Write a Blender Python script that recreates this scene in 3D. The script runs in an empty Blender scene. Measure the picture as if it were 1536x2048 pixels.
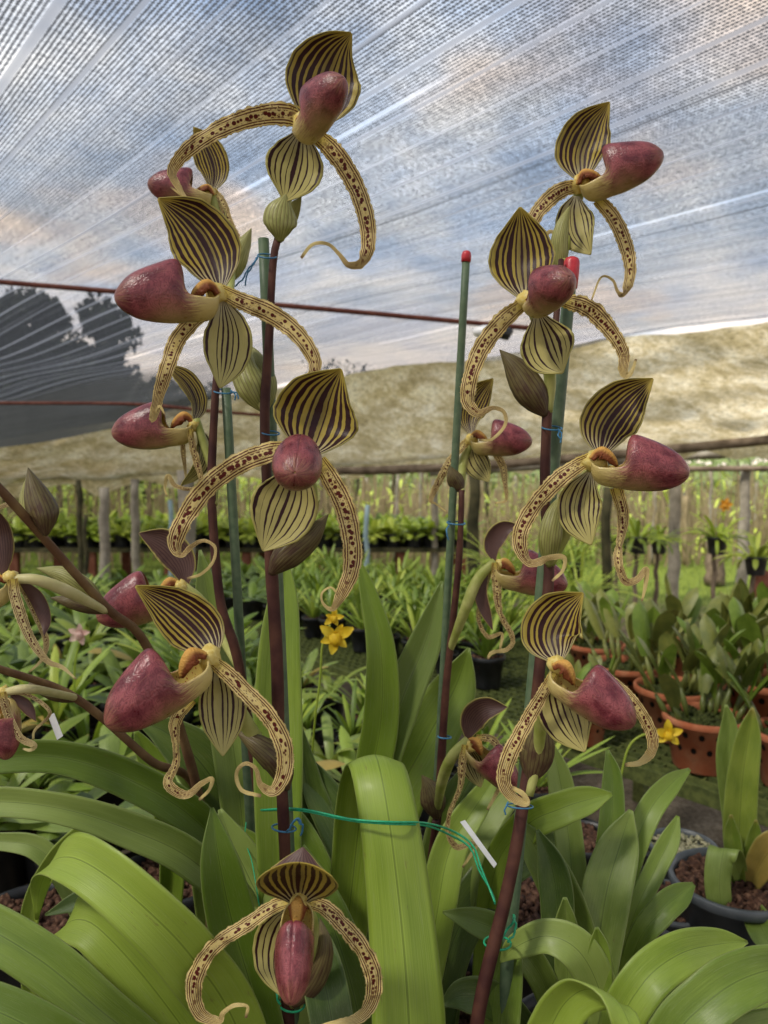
import bpy, math, random
from mathutils import Vector, Matrix, noise
R = math.radians
random.seed(7)
sc = bpy.context.scene
col = sc.collection
F = 1490.0
PITCH = R(3.6)
CAM = Vector((0, 0, 1.45))
FW = Vector((0, math.cos(PITCH), -math.sin(PITCH)))
UP = Vector((0, math.sin(PITCH), math.cos(PITCH)))
RT = Vector((1, 0, 0))
def W(x, y, d):
    "real place of something seen at photo position x, y and standing d metres away"
    return CAM + RT * ((x - 768) / F * d) + UP * ((1024 - y) / F * d) + FW * d
def G(x, y, z):
    r = RT * ((x - 768) / F) + UP * ((1024 - y) / F) + FW
    return CAM + r * ((z - CAM.z) / r.z)
def C2(v):
    return RT * v[0] + UP * v[1] - FW * v[2]
# ---------------------------------------------------------------- scene graph
WL = {}
def link(o, parent, wloc):
    col.objects.link(o)
    if parent is not None:
        o.parent = parent
        o.location = wloc - WL[parent.name]
    else:
        o.location = wloc
    WL[o.name] = Vector(wloc)
    return o
def tag(o, label=None, cat=None, group=None, kind=None):
    if label: o['label'] = label
    if cat: o['category'] = cat
    if group: o['group'] = group
    if kind: o['kind'] = kind
    return o
def empty(name, loc, label=None, cat=None, group=None):
    o = bpy.data.objects.new(name, None)
    o.empty_display_size = .05
    link(o, None, Vector(loc))
    return tag(o, label, cat, group)
def mesh(name, V, Fs, mats, parent=None, uvs=None, smooth=True, mi=None, origin=None):
    me = bpy.data.meshes.new(name)
    if origin is None:
        if parent is not None: origin = WL[parent.name]
        else: origin = Vector((sum(v[0] for v in V) / len(V), sum(v[1] for v in V) / len(V), min(v[2] for v in V)))
    me.from_pydata([tuple(Vector(v) - origin) for v in V], [], Fs)
    if not isinstance(mats, (list, tuple)): mats = [mats]
    for m in mats: me.materials.append(m)
    if uvs is not None:
        ul = me.uv_layers.new(name='UVMap')
        for lp in me.loops: ul.data[lp.index].uv = uvs[lp.vertex_index]
    if smooth: me.polygons.foreach_set('use_smooth', [True] * len(me.polygons))
    if mi:
        for p, k in zip(me.polygons, mi): p.material_index = k
    me.update()
    o = bpy.data.objects.new(name, me)
    return link(o, parent, origin)
class MB:
    def __init__(s): s.V = []; s.F = []; s.U = []; s.M = []
    def add(s, V, Fs, U=None, m=0):
        b = len(s.V)
        s.V += [Vector(v) for v in V]
        s.F += [tuple(b + i for i in f) for f in Fs]
        s.U += U if U else [(0, 0)] * len(V)
        s.M += [m] * len(Fs)
        return s
    def box(s, c, size, X=(1, 0, 0), Y=(0, 1, 0), Z=(0, 0, 1), m=0):
        c, X, Y, Z = Vector(c), Vector(X), Vector(Y), Vector(Z)
        V = [c + X * (a * size[0] / 2) + Y * (b * size[1] / 2) + Z * (d * size[2] / 2) for a in (-1, 1) for b in (-1, 1) for d in (-1, 1)]
        return s.add(V, [(0, 1, 3, 2), (4, 6, 7, 5), (0, 4, 5, 1), (2, 3, 7, 6), (0, 2, 6, 4), (1, 5, 7, 3)], None, m)
    def beam(s, a, b, w, h, m=0):
        a, b = Vector(a), Vector(b); Z = (b - a); L = Z.length; Z.normalize()
        X = Z.cross(Vector((0, 0, 1)))
        if X.length < .01: X = Vector((1, 0, 0))
        X.normalize(); Y = Z.cross(X)
        return s.box((a + b) / 2, (w, h, L), X, Y, Z, m)
    def tube(s, P, r, k=10, cap=True, m=0, wob=0):
        P = [Vector(p) for p in P]
        if not isinstance(r, (list, tuple)): r = [r] * len(P)
        V, Fs, U = [], [], []
        T0 = (P[1] - P[0]).normalized()
        X = T0.orthogonal().normalized()
        n = len(P); Ls = 0
        for i in range(n):
            T = (P[min(i + 1, n - 1)] - P[max(i - 1, 0)])
            if T.length < 1e-9: T = T0
            T = T.normalized()
            X = X - T * X.dot(T)
            if X.length < 1e-6: X = T.orthogonal()
            X.normalize(); Y = T.cross(X)
            if i: Ls += (P[i] - P[i - 1]).length
            for j in range(k):
                a = 2 * math.pi * j / k
                rr = r[i] * (1 + (wob * noise.noise(Vector((P[i].x * 9 + j * 1.7, P[i].y * 9, P[i].z * 9))) if wob else 0))
                V.append(P[i] + X * (math.cos(a) * rr) + Y * (math.sin(a) * rr))
                U.append((Ls, j / k))
        for i in range(n - 1):
            for j in range(k):
                j2 = (j + 1) % k
                Fs.append((i * k + j, i * k + j2, (i + 1) * k + j2, (i + 1) * k + j))
        if cap:
            Fs.append(tuple(range(k - 1, -1, -1))); Fs.append(tuple((n - 1) * k + j for j in range(k)))
        return s.add(V, Fs, U, m)
    def lathe(s, c, prof, k=32, m=0):
        c = Vector(c); V, Fs, U = [], [], []
        for i, (r, z) in enumerate(prof):
            for j in range(k):
                a = 2 * math.pi * j / k
                V.append(c + Vector((math.cos(a) * r, math.sin(a) * r, z))); U.append((j / k, i / len(prof)))
        for i in range(len(prof) - 1):
            for j in range(k):
                j2 = (j + 1) % k
                Fs.append((i * k + j, i * k + j2, (i + 1) * k + j2, (i + 1) * k + j))
        return s.add(V, Fs, U, m)
    def build(s, name, mats, parent=None, smooth=True, origin=None):
        return mesh(name, s.V, s.F, mats, parent, s.U, smooth, s.M, origin)
def cr(P, n):
    "smooth curve through the rows of P, evenly spaced, n+1 samples"
    P = [list(p) for p in P]
    Q = [[2 * a - b for a, b in zip(P[0], P[1])]] + P + [[2 * a - b for a, b in zip(P[-1], P[-2])]]
    raw = []
    for i in range(1, len(Q) - 2):
        for k in range(16):
            t = k / 16
            raw.append([.5 * (2 * b + (c - a) * t + (2 * a - 5 * b + 4 * c - d) * t * t + (3 * b - a - 3 * c + d) * t ** 3)
                        for a, b, c, d in zip(Q[i - 1], Q[i], Q[i + 1], Q[i + 2])])
    raw.append(P[-1])
    L = [0]
    for a, b in zip(raw, raw[1:]): L.append(L[-1] + math.dist(a[:3], b[:3]))
    out = []; j = 0
    for k in range(n + 1):
        s = L[-1] * k / n
        while j < len(L) - 2 and L[j + 1] < s: j += 1
        t = (s - L[j]) / max(1e-9, L[j + 1] - L[j])
        t = min(1, max(0, t))
        out.append([a + (b - a) * t for a, b in zip(raw[j], raw[j + 1])])
    return out
def ribbon(name, P, mat, parent, n=40, m=8, cup=.15, fold=0, side=None, rip=0, ripf=30, serr=0, hairs=0, back=None, thick=.0005, bellied=0, seed=0, mb=None, uoff=0):
    """P rows: x, y, z, width(m), roll(deg) in world space; side: fixed side direction or None = faces the viewer side"""
    S_ = cr(P, n)
    pts = [Vector(s[:3]) for s in S_]
    V, Fs, U = [], [], []
    rnd = random.Random(seed + len(P) * 13 + int(abs(P[0][0]) * 9999))
    ph = rnd.random() * 20
    prevS = None; spikes = []
    for i in range(n + 1):
        T = (pts[min(n, i + 1)] - pts[max(0, i - 1)]).normalized()
        if side is None:
            S = T.cross(CAM - pts[i])
        else:
            S = Vector(side) - T * T.dot(Vector(side))
        S.normalize()
        N = S.cross(T)
        roll = R(S_[i][4]) if len(S_[i]) > 4 else 0
        S, N = S * math.cos(roll) + N * math.sin(roll), N * math.cos(roll) - S * math.sin(roll)
        w = max(S_[i][3], 0.0003) / 2
        u = i / n
        for j in range(m + 1):
            v = -1 + 2 * j / m
            ww = w
            if serr:
                ww *= 1 + serr * (abs(v) ** 6) * noise.noise(Vector((u * 70 + ph, v * 3, ph))) * 1.6
            p = pts[i] + S * (ww * v) + N * (w * (cup * (v * v) - fold * (1 - abs(v)) + bellied * (1 - v * v)))
            if rip:
                p += N * (w * rip * abs(v) ** 2.5 * math.sin(u * ripf + ph + (1.3 if v > 0 else 0) + 2 * noise.noise(Vector((u * 9, ph, v)))))
            V.append(p); U.append((u, j / m))
            if hairs and abs(v) == 1 and .05 < u < .6 and rnd.random() < hairs:
                spikes.append((p, (S * v * (.6 + rnd.random()) + N * (rnd.random() - .2) + T * (rnd.random() - .5) * .6).normalized(), T, u))
    for i in range(n):
        for j in range(m):
            a = i * (m + 1) + j
            Fs.append((a, a + 1, a + m + 2, a + m + 1))
    for (p, dr, T, u) in spikes:
        L = .0007 + .0009 * rnd.random()
        b = len(V)
        V += [p - T * .00016 - dr * .0003, p + T * .00016 - dr * .0003, p + dr * L]; U += [(u, .42), (u, .42), (u, .42)]
        Fs.append((b, b + 1, b + 2))
    if mb is not None:
        mb.add(V, Fs, U); return None
    mats = [mat] if back is None else [mat, back]
    o = mesh(name, V, Fs, mats, parent, U)
    if back is not None:
        md = o.modifiers.new('thickness', 'SOLIDIFY'); md.thickness = thick; md.offset = -1; md.material_offset = 1
    return o
def prow(pts, prof=None, wmax=0, droll=0):
    "photo rows (x, y, d, w_px, roll) to world rows"
    out = []
    for i, p in enumerate(pts):
        d = p[2]; q = W(p[0], p[1], d)
        out.append([q.x, q.y, q.z, (p[3] if len(p) > 3 else 10) * d / F, (p[4] if len(p) > 4 else 0) + droll])
    return out
def lerp_table(tab, t):
    for (a, x), (b, y) in zip(tab, tab[1:]):
        if t <= b:
            k = (t - a) / (b - a); k = k * k * (3 - 2 * k) if False else k
            return x + (y - x) * k
    return tab[-1][1]
# ---------------------------------------------------------------- node helpers
class E:
    "node socket with arithmetic"
    def __init__(s, nt, sock): s.nt = nt; s.s = sock
    def _m(s, op, b=None, c=None, clamp=False):
        n = s.nt.nodes.new('ShaderNodeMath'); n.operation = op; n.use_clamp = clamp
        for i, x in enumerate((s, b, c)):
            if x is None: continue
            if isinstance(x, E): s.nt.links.new(x.s, n.inputs[i])
            else: n.inputs[i].default_value = x
        return E(s.nt, n.outputs[0])
    def __add__(s, b): return s._m('ADD', b)
    __radd__ = __add__
    def __sub__(s, b): return s._m('SUBTRACT', b)
    def __rsub__(s, b): return (s * -1) + b
    def __mul__(s, b): return s._m('MULTIPLY', b)
    __rmul__ = __mul__
    def __truediv__(s, b): return s._m('DIVIDE', b)
    def abs(s): return s._m('ABSOLUTE')
    def fract(s): return s._m('FRACT')
    def floor(s): return s._m('FLOOR')
    def sin(s): return s._m('SINE')
    def pow(s, b): return s._m('POWER', b)
    def max(s, b): return s._m('MAXIMUM', b)
    def min(s, b): return s._m('MINIMUM', b)
    def clamp(s): return s._m('ADD', 0.0, clamp=True)
    def step(s, lo, hi):
        "smoothstep lo..hi (lo > hi gives the falling one)"
        n = s.nt.nodes.new('ShaderNodeMapRange'); n.interpolation_type = 'SMOOTHSTEP'
        s.nt.links.new(s.s, n.inputs[0])
        inv = not isinstance(lo, E) and not isinstance(hi, E) and lo > hi
        a, b = (hi, lo) if inv else (lo, hi)
        for i, x in ((1, a), (2, b)):
            if isinstance(x, E): s.nt.links.new(x.s, n.inputs[i])
            else: n.inputs[i].default_value = x
        n.inputs[3].default_value = 1 if inv else 0; n.inputs[4].default_value = 0 if inv else 1
        return E(s.nt, n.outputs[0])
class M:
    def __init__(s, name):
        s.m = bpy.data.materials.new(name); s.m.use_nodes = True
        s.nt = s.m.node_tree; s.nt.nodes.clear()
        s.out = s.nt.nodes.new('ShaderNodeOutputMaterial')
    def n(s, t, **k):
        n = s.nt.nodes.new(t)
        for a, b in k.items(): setattr(n, a, b)
        return n
    def put(s, sock, x):
        if isinstance(x, E): s.nt.links.new(x.s, sock)
        elif isinstance(x, bpy.types.NodeSocket): s.nt.links.new(x, sock)
        elif isinstance(x, tuple) and len(x) == 3 and sock.type == 'RGBA': sock.default_value = (*x, 1)
        else: sock.default_value = x
    def uv(s):
        t = s.n('ShaderNodeTexCoord'); p = s.n('ShaderNodeSeparateXYZ'); s.nt.links.new(t.outputs['UV'], p.inputs[0])
        return E(s.nt, p.outputs[0]), E(s.nt, p.outputs[1])
    def obj(s, kind='Object'):
        t = s.n('ShaderNodeTexCoord'); return t.outputs[kind]
    def xyz(s, kind='Object'):
        p = s.n('ShaderNodeSeparateXYZ'); s.nt.links.new(s.obj(kind), p.inputs[0]); return [E(s.nt, p.outputs[i]) for i in range(3)]
    def vec(s, x, y, z=0.0):
        c = s.n('ShaderNodeCombineXYZ')
        for i, a in enumerate((x, y, z)): s.put(c.inputs[i], a)
        return c.outputs[0]
    def noise(s, vec, scale=5, detail=2, rough=.5, dist=0):
        n = s.n('ShaderNodeTexNoise')
        s.put(n.inputs['Vector'], vec); n.inputs['Scale'].default_value = scale; n.inputs['Detail'].default_value = detail
        n.inputs['Roughness'].default_value = rough; n.inputs['Distortion'].default_value = dist
        return E(s.nt, n.outputs[0])
    def voro(s, vec, scale=5, feat='F1', rnd=1):
        n = s.n('ShaderNodeTexVoronoi', feature=feat); s.put(n.inputs['Vector'], vec); n.inputs['Scale'].default_value = scale
        n.inputs['Randomness'].default_value = rnd
        return E(s.nt, n.outputs['Distance'])
    def rnd(s):
        return E(s.nt, s.n('ShaderNodeObjectInfo').outputs['Random'])
    def mix(s, f, a, b):
        n = s.n('ShaderNodeMix', data_type='RGBA')
        s.put(n.inputs[0], f); s.put(n.inputs[6], a); s.put(n.inputs[7], b)
        return n.outputs[2]
    def mul(s, c, f):
        "colour times a number"
        n = s.n('ShaderNodeVectorMath', operation='SCALE'); s.put(n.inputs[0], c); s.put(n.inputs['Scale'], f); return n.outputs[0]
    def ramp(s, f, stops):
        n = s.n('ShaderNodeValToRGB'); s.put(n.inputs[0], f)
        e = n.color_ramp.elements
        while len(e) < len(stops): e.new(.5)
        for k, (p, c) in zip(e, stops): k.position = p; k.color = (*c, 1)
        return n.outputs[0]
    def bsdf(s, colr, rough=.5, spec=.4, bump=None, bstr=.3, bdist=.001, trans=0, tcol=None, coat=0, sheen=0, alpha=None, metal=0, sss=0):
        b = s.n('ShaderNodeBsdfPrincipled')
        s.put(b.inputs['Base Color'], colr); s.put(b.inputs['Roughness'], rough); b.inputs['Specular IOR Level'].default_value = spec
        b.inputs['Metallic'].default_value = metal; b.inputs['Coat Weight'].default_value = coat
        b.inputs['Coat Roughness'].default_value = .25; b.inputs['Sheen Weight'].default_value = sheen
        res = b.outputs[0]
        if bump is not None:
            n = s.n('ShaderNodeBump'); n.inputs['Strength'].default_value = bstr; n.inputs['Distance'].default_value = bdist
            s.put(n.inputs['Height'], bump); s.nt.links.new(n.outputs[0], b.inputs['Normal'])
        if trans:
            t = s.n('ShaderNodeBsdfTranslucent'); s.put(t.inputs[0], tcol if tcol is not None else colr)
            x = s.n('ShaderNodeMixShader'); s.put(x.inputs[0], trans); s.nt.links.new(res, x.inputs[1]); s.nt.links.new(t.outputs[0], x.inputs[2]); res = x.outputs[0]
        if alpha is not None:
            t = s.n('ShaderNodeBsdfTransparent')
            x = s.n('ShaderNodeMixShader'); s.put(x.inputs[0], alpha); s.nt.links.new(t.outputs[0], x.inputs[1]); s.nt.links.new(res, x.inputs[2]); res = x.outputs[0]
        s.nt.links.new(res, s.out.inputs[0])
        return s.m
# ---------------------------------------------------------------- materials
def m_sepal(name, ya, yb, N=6.5, thick=.5, fade=.75, white=.3):
    m = M(name); u, v = m.uv()
    wob = m.noise(m.vec(u * 2.2, v * 3.0), 2.0, 2) - .5
    c = v * 2 - 1 + wob * .07
    k = c * N
    idn = (k + .5).floor()
    t = ((k + .5).fract() - .5).abs() * 2
    nid = m.noise(m.vec(idn * 3.17, m.rnd() * 9, 0.3), 1.7, 0)
    odd = (idn * .5).fract() * 2
    w0 = (nid - .5) * .9 + thick - odd * .30
    endf = (u - (1 - (c.abs() * .12)) * fade) / (1.02 - fade)
    fl = m.noise(m.vec(u * 7, idn * 5.3), 1.5, 2)
    w = w0 * (1 - (endf + (nid - .5) * 1.6).clamp()) * (u * 9 + .35).min(1.0) * (fl * .8 + .6)
    line = (w - t + .07).step(0.0, .14)
    line = line * (w.step(.03, .12)) * c.abs().step(1.0, .93)
    bl = m.noise(m.vec(u * 3, v * 14), 3, 3)
    base = m.mix(bl, ya, yb)
    base = m.mix(u.step(.32, .0) * .55, base, (.75, .72, .6))
    base = m.mix(c.abs().step(.82, 1.0) * .6, base, (.42, .38, .09))
    cen = c.abs().step(.34, .02) * u.step(.0, .25) * u.step(.98, .55)
    base = m.mix(cen * white, base, (.10, .085, .05))
    colr = m.mix(line, base, m.mix(bl, (.016, .003, .005), (.05, .008, .010)))
    h = t * .5 + m.noise(m.vec(u * 20, v * 120), 2, 2) * .5
    return m.bsdf(colr, .42, .35, h, .35, .0006, trans=.24, tcol=colr)
SEP_D = m_sepal('dorsal sepal stripes', (.36, .255, .028), (.54, .42, .08), 5.2, .67, .93, .6)
SEP_S = m_sepal('lower sepal stripes', (.44, .39, .10), (.60, .53, .22), 4.6, .46, .72, .2)
def m_back():
    m = M('sepal back'); u, v = m.uv()
    t = ((v * 11).fract() - .5).abs() * 2
    base = m.mix(m.noise(m.vec(u * 3, v * 6), 3, 3), (.075, .035, .035), (.15, .08, .055))
    colr = m.mix(t.step(.5, .15) * .7, base, (.035, .012, .016))
    colr = m.mix((v * 2 - 1).abs().step(.86, 1.0), colr, (.42, .36, .10))
    return m.bsdf(colr, .45, .35, t, .2, .0004)
SEP_B = m_back()
def m_lowback():
    m = M('lower sepal back'); u, v = m.uv()
    t = ((v * 9).fract() - .5).abs() * 2
    colr = m.mix(t.step(.35, .1) * .6, (.36, .36, .14), (.12, .05, .03))
    return m.bsdf(colr, .45, .35, t, .2, .0004)
SEP_LB = m_lowback()
def m_petal(name, base=(.68, .50, .12)):
    m = M(name); u, v = m.uv()
    c = v * 2 - 1 + (m.noise(m.vec(u * 6, v * 2), 2, 2) - .5) * .07
    k = c * 4.0 + .5
    t = (k.fract() - .5).abs() * 2
    ends = u.step(.97, .72)
    line = t.step(.62, .38) * (c.abs().step(.24, .42) * .95 + u.step(.45, .7) * .9).min(1.0) * c.abs().step(1.02, .9) * ends
    br = m.noise(m.vec(u * 60, v * 5), 1.5, 2)
    line = line * br.step(.25, .42)
    f1 = m.voro(m.vec(u * 46, c * 2.2 + .3, m.rnd() * 30), 1.0, 'F1', .7)
    spots = f1.step(.56, .42) * c.abs().step(.48, .22) * u.step(.78, .6) * u.step(.02, .1)
    f2 = m.voro(m.vec(u * 75, c * 5.2, m.rnd() * 30), 1.0, 'F1', .7)
    small = f2.step(.30, .2) * c.abs().step(.85, .6) * u.step(.5, .3) * .8
    mask = line.max(spots).max(small)
    bcol = m.mix(m.noise(m.vec(u * 8, v * 4), 2, 3), base, (.80, .68, .36))
    bcol = m.mix(u.step(.0, .12), (.62, .48, .09), bcol)
    bcol = m.mix(u.step(.97, 1.0) * .8, bcol, (.14, .06, .04))
    colr = m.mix(mask, bcol, m.mix(br, (.07, .006, .006), (.13, .018, .012)))
    return m.bsdf(colr, .5, .25, t, .35, .0005, trans=.22, tcol=colr)
PETAL = m_petal('spotted petal')
PALE = m_petal('pale petal', (.60, .50, .18))
def m_pouch():
    m = M('pouch'); u, v = m.uv()
    a = (v * 2 - 1).abs()                    # 0 at the keel, 1 along the top
    n1 = m.noise(m.vec(u * 4, v * 7, m.rnd() * 20), 1.6, 3)
    st = m.noise(m.vec(u * 5, v * 60), 1.6, 3, .6, .6)
    ring = ((u * 26 + m.noise(m.vec(u * 5, v * 8), 2.2, 2) * 7).fract() - .5).abs() * 2
    rose = m.mix(n1.step(.3, .7), (.125, .018, .028), (.34, .085, .095))
    rose = m.mix(ring.step(.5, .0) * .65, rose, (.10, .010, .018))
    rose = m.mix(st.step(.55, .75) * .35, rose, (.46, .20, .13))
    keel = a.step(.5, .05) * u.step(1.0, .5) * .6
    yel = (u + (st - .5) * .5).step(.44, .14).max(keel * u.step(.9, .4))
    toe = u.step(.82, 1.0) * (st.step(.42, .62)) * .5
    ycol = m.mix(n1, (.56, .42, .12), (.66, .55, .24))
    colr = m.mix(yel, rose, ycol)
    colr = m.mix(toe, colr, (.44, .26, .12))
    dots = m.voro(m.vec(u * 30, v * 60), 1, 'F1', 1).step(.2, .1) * u.step(.3, .5) * .35
    colr = m.mix(dots, colr, (.12, .012, .02))
    h = m.noise(m.vec(u * 14, v * 30), 2, 3) + ring * .25
    return m.bsdf(colr, n1 * .2 + .2, .5, h, .45, .0008, trans=.06)
POUCH = m_pouch()
def m_inner():
    m = M('pouch inside'); u, v = m.uv()
    d = m.voro(m.vec(u * 40, v * 26), 1, 'F1', 1).step(.34, .16)
    return m.bsdf(m.mix(d, (.58, .44, .12), (.32, .07, .02)), .5, .3)
POUCH_IN = m_inner()
def m_stam():
    m = M('staminode'); u, v = m.uv()
    a = (v * 2 - 1).abs(); n1 = m.noise(m.obj(), 600, 3)
    c = m.mix(n1, (.58, .28, .05), (.72, .44, .12))
    c = m.mix((a.step(.35, .75) * .92).max(n1.step(.6, .75)), c, (.16, .028, .010))
    return m.bsdf(c, .55, .25, n1, .9, .0015)
STAM = m_stam()
def m_plain(name, a, b, sc_=40, rough=.5, spec=.35, bstr=.3, bd=.001, detail=3, trans=0, metal=0, coat=0):
    m = M(name); n1 = m.noise(m.obj(), sc_, detail)
    return m.bsdf(m.mix(n1.step(.3, .7), a, b), rough, spec, n1, bstr, bd, trans=trans, metal=metal, coat=coat)
COLUMN = m_plain('column', (.62, .46, .10), (.72, .60, .22), 300, .5, .3)
OVARY = m_plain('ovary', (.30, .34, .07), (.46, .46, .16), 60, .45, .3, .2, .0006, trans=.1)
OVARYC = m_plain('cream ovary', (.50, .46, .20), (.60, .54, .28), 60, .45, .3, .2, .0006)
def m_stem(name, a, b):
    m = M(name); n1 = m.noise(m.obj(), 45, 3); n2 = m.noise(m.obj(), 900, 2)
    return m.bsdf(m.mix(n1.step(.3, .75), a, b), .6, .25, n2, .35, .0006)
STEM = m_stem('flower stem', (.045, .013, .012), (.105, .042, .026))
STEMG = m_stem('brown green stem', (.12, .06, .03), (.22, .14, .06))
def m_bract(name, a, b, l):
    m = M(name); u, v = m.uv()
    t = (((v + (m.noise(m.vec(u * 2, v * 3), 2) - .5) * .03) * 9).fract() - .5).abs() * 2
    n1 = m.noise(m.vec(u * 3, v * 4), 2, 3)
    c = m.mix((n1 + u * .3).step(.4, .8), a, b)
    c = m.mix(t.step(.35, .05) * .65, c, l)
    return m.bsdf(c, .42, .35, t, .3, .0006, trans=.12)
BRACT = m_bract('green bract', (.26, .27, .07), (.38, .38, .13), (.10, .05, .02))
BRACTD = m_bract('dark bract', (.09, .05, .03), (.16, .13, .05), (.04, .012, .012))
def m_leaf(name, a, b, rough=.44, trans=.22, yellow=0):
    m = M(name); u, v = m.uv()
    c = (v * 2 - 1)
    ln = m.noise(m.vec(u * 3, v * 46), 1.5, 3, .6)
    bl = m.noise(m.vec(u * 5, v * 2, m.rnd() * 40), 1.3, 3)
    cc = m.mix((bl * .7 + ln * .6 - .1 + (m.rnd() - .5) * .5).step(.28, .85), a, b)
    cc = m.mix(c.abs().step(.05, .012) * .5, cc, tuple(x * .5 for x in a))
    cc = m.mix(c.abs().step(.08, .03) * c.abs().step(.02, .045) * .25, cc, tuple(min(1, x * 1.7) for x in b))
    cc = m.mix(c.abs().step(.955, 1.0) * .5, cc, (.30, .36, .12))
    cc = m.mix(u.step(.93, 1.0) * yellow, cc, (.34, .28, .06))
    spk = m.voro(m.vec(u * 22, v * 8, m.rnd() * 50), 1, 'F1', 1).step(.09, .04) * m.noise(m.vec(u * 4, v * 2), 2).step(.5, .62)
    cc = m.mix(spk * .5, cc, (.10, .07, .02))
    sc_ = m.noise(m.vec(u * 16, v * 7, m.rnd() * 70), 1.4, 3, .7).step(.66, .74)
    cc = m.mix(sc_ * .45, cc, (.20, .15, .05))
    dust = m.noise(m.vec(u * 9, v * 30, m.rnd() * 33), 2.0, 5, .75).step(.52, .72)
    cc = m.mix(dust * .22, cc, (.42, .44, .30))
    h = ln + bl * 1.5
    r = bl * .22 + (rough - .1)
    return m.bsdf(cc, r, .5, h, .35, .0009, trans=trans, tcol=m.mul(cc, 1.15), coat=.1)
LEAF1 = m_leaf('leaf bright', (.17, .27, .016), (.32, .44, .055))
LEAF2 = m_leaf('leaf mid', (.12, .20, .016), (.23, .33, .04))
LEAF3 = m_leaf('leaf grey green', (.16, .235, .035), (.28, .37, .08), .42)
LEAF4 = m_leaf('leaf dark', (.06, .11, .016), (.14, .21, .03), .42)
LEAF5 = m_leaf('leaf yellow green', (.16, .24, .025), (.30, .37, .05), .45, .3, .8)
LEAFX = m_leaf('leaf far lime', (.30, .42, .03), (.52, .60, .09), .55, .3)
LEAFO = m_leaf('leaf olive', (.12, .15, .03), (.25, .26, .05), .42, .15, .5)
LEAFY = m_leaf('leaf yellowing', (.38, .30, .07), (.55, .40, .10), .45, .3)
STAKE = m_plain('coated stake', (.075, .125, .065), (.115, .165, .09), 120, .5, .4, .15, .0004)
REDCAP = m_plain('red plastic', (.50, .02, .035), (.60, .04, .05), 200, .35, .5)
BLUEW = m_plain('blue wire', (.03, .14, .28), (.05, .22, .38), 300, .4, .5)
GREENW = m_plain('green string', (.01, .30, .13), (.02, .42, .20), 300, .4, .5)
BLACKP = m_plain('black plastic', (.010, .011, .012), (.028, .03, .032), 30, .42, .5, .2)
GREYP = m_plain('grey plastic', (.05, .06, .065), (.09, .10, .105), 30, .45, .5, .2)
WHITEP = m_plain('white plastic', (.72, .74, .76), (.80, .81, .82), 30, .4, .4, .1)
def m_bark(name, a, b, c):
    m = M(name); f = m.voro(m.obj(), 95); n1 = m.noise(m.obj(), 130, 3)
    return m.bsdf(m.ramp(n1, [(.25, c), (.5, a), (.75, b)]), .85, .2, f + n1, .8, .004)
BARK = m_bark('pot bark', (.085, .040, .024), (.20, .115, .07), (.018, .012, .010))
MOSS = m_bark('moss', (.05, .065, .015), (.11, .12, .03), (.02, .018, .008))
GRAVEL = m_bark('gravel', (.30, .28, .17), (.45, .42, .28), (.10, .12, .05))
def m_terra():
    m = M('terracotta'); x, y, z = m.xyz()
    n1 = m.noise(m.obj(), 14, 4); n2 = m.noise(m.obj(), 160, 2)
    c = m.mix(n1.step(.35, .7), (.36, .105, .045), (.46, .19, .095))
    c = m.mix((n1 + z * -2.0 + .1).step(.50, .8) * .6, c, (.22, .13, .07))
    ang = x._m('ARCTAN2', y)
    zz = (z - .05) / .045
    row = zz.floor()
    ca = (ang * (7 / math.pi) + row * .5).fract() - .5
    cz = zz.fract() - .5
    hole = (ca * ca * 1.4 + cz * cz).pow(.5).step(.24, .19) * z.step(.035, .05) * z.step(.145, .135)
    c = m.mix(hole, c, (.012, .008, .006))
    return m.bsdf(c, .82, .2, n2 - hole * 3, .5, .002)
TERRA = m_terra()
WOOD = m_plain('old wood', (.10, .075, .05), (.22, .17, .12), 9, .85, .15, .7, .01, 6)
WOODR = m_plain('red brown wood', (.13, .045, .025), (.20, .08, .05), 12, .8, .15, .5, .005, 5)
WOODD = m_plain('dark mossy wood', (.035, .035, .018), (.09, .08, .04), 12, .85, .15, .6, .01, 5)
WOODG = m_plain('pale grey post', (.19, .17, .13), (.33, .30, .24), 10, .85, .15, .6, .01, 6)
PIPE = m_plain('rusty pipe', (.10, .022, .012), (.17, .055, .035), 25, .65, .3, .4, .002)
BLUEP = m_plain('blue grey pipe', (.20, .30, .33), (.28, .38, .40), 25, .5)
GRID = m_plain('mossy green grating', (.05, .065, .018), (.11, .13, .035), 60, .6, .3, .4)
GRIDB = m_plain('black bench grating', (.008, .009, .009), (.03, .03, .028), 60, .5, .4, .4)
def m_ground():
    m = M('ground'); n1 = m.noise(m.obj(), .5, 4); n2 = m.noise(m.obj(), 7, 6, .65); n3 = m.noise(m.obj(), 60, 4, .7)
    dirt = m.ramp(n3 * .5 + n2 * .5, [(.32, (.05, .04, .028)), (.48, (.16, .125, .085)), (.64, (.34, .28, .20))])
    grass = m.ramp(n3, [(.3, (.10, .14, .02)), (.7, (.24, .30, .05))])
    x, y, z = m.xyz()
    g = (n1 + n2 * .3 + (y - 7.5) * .12).step(.55, .85)
    return m.bsdf(m.mix(g, dirt, grass), .95, .1, n3 + n2 * 2, .8, .02)
GROUND = m_ground()
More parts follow.
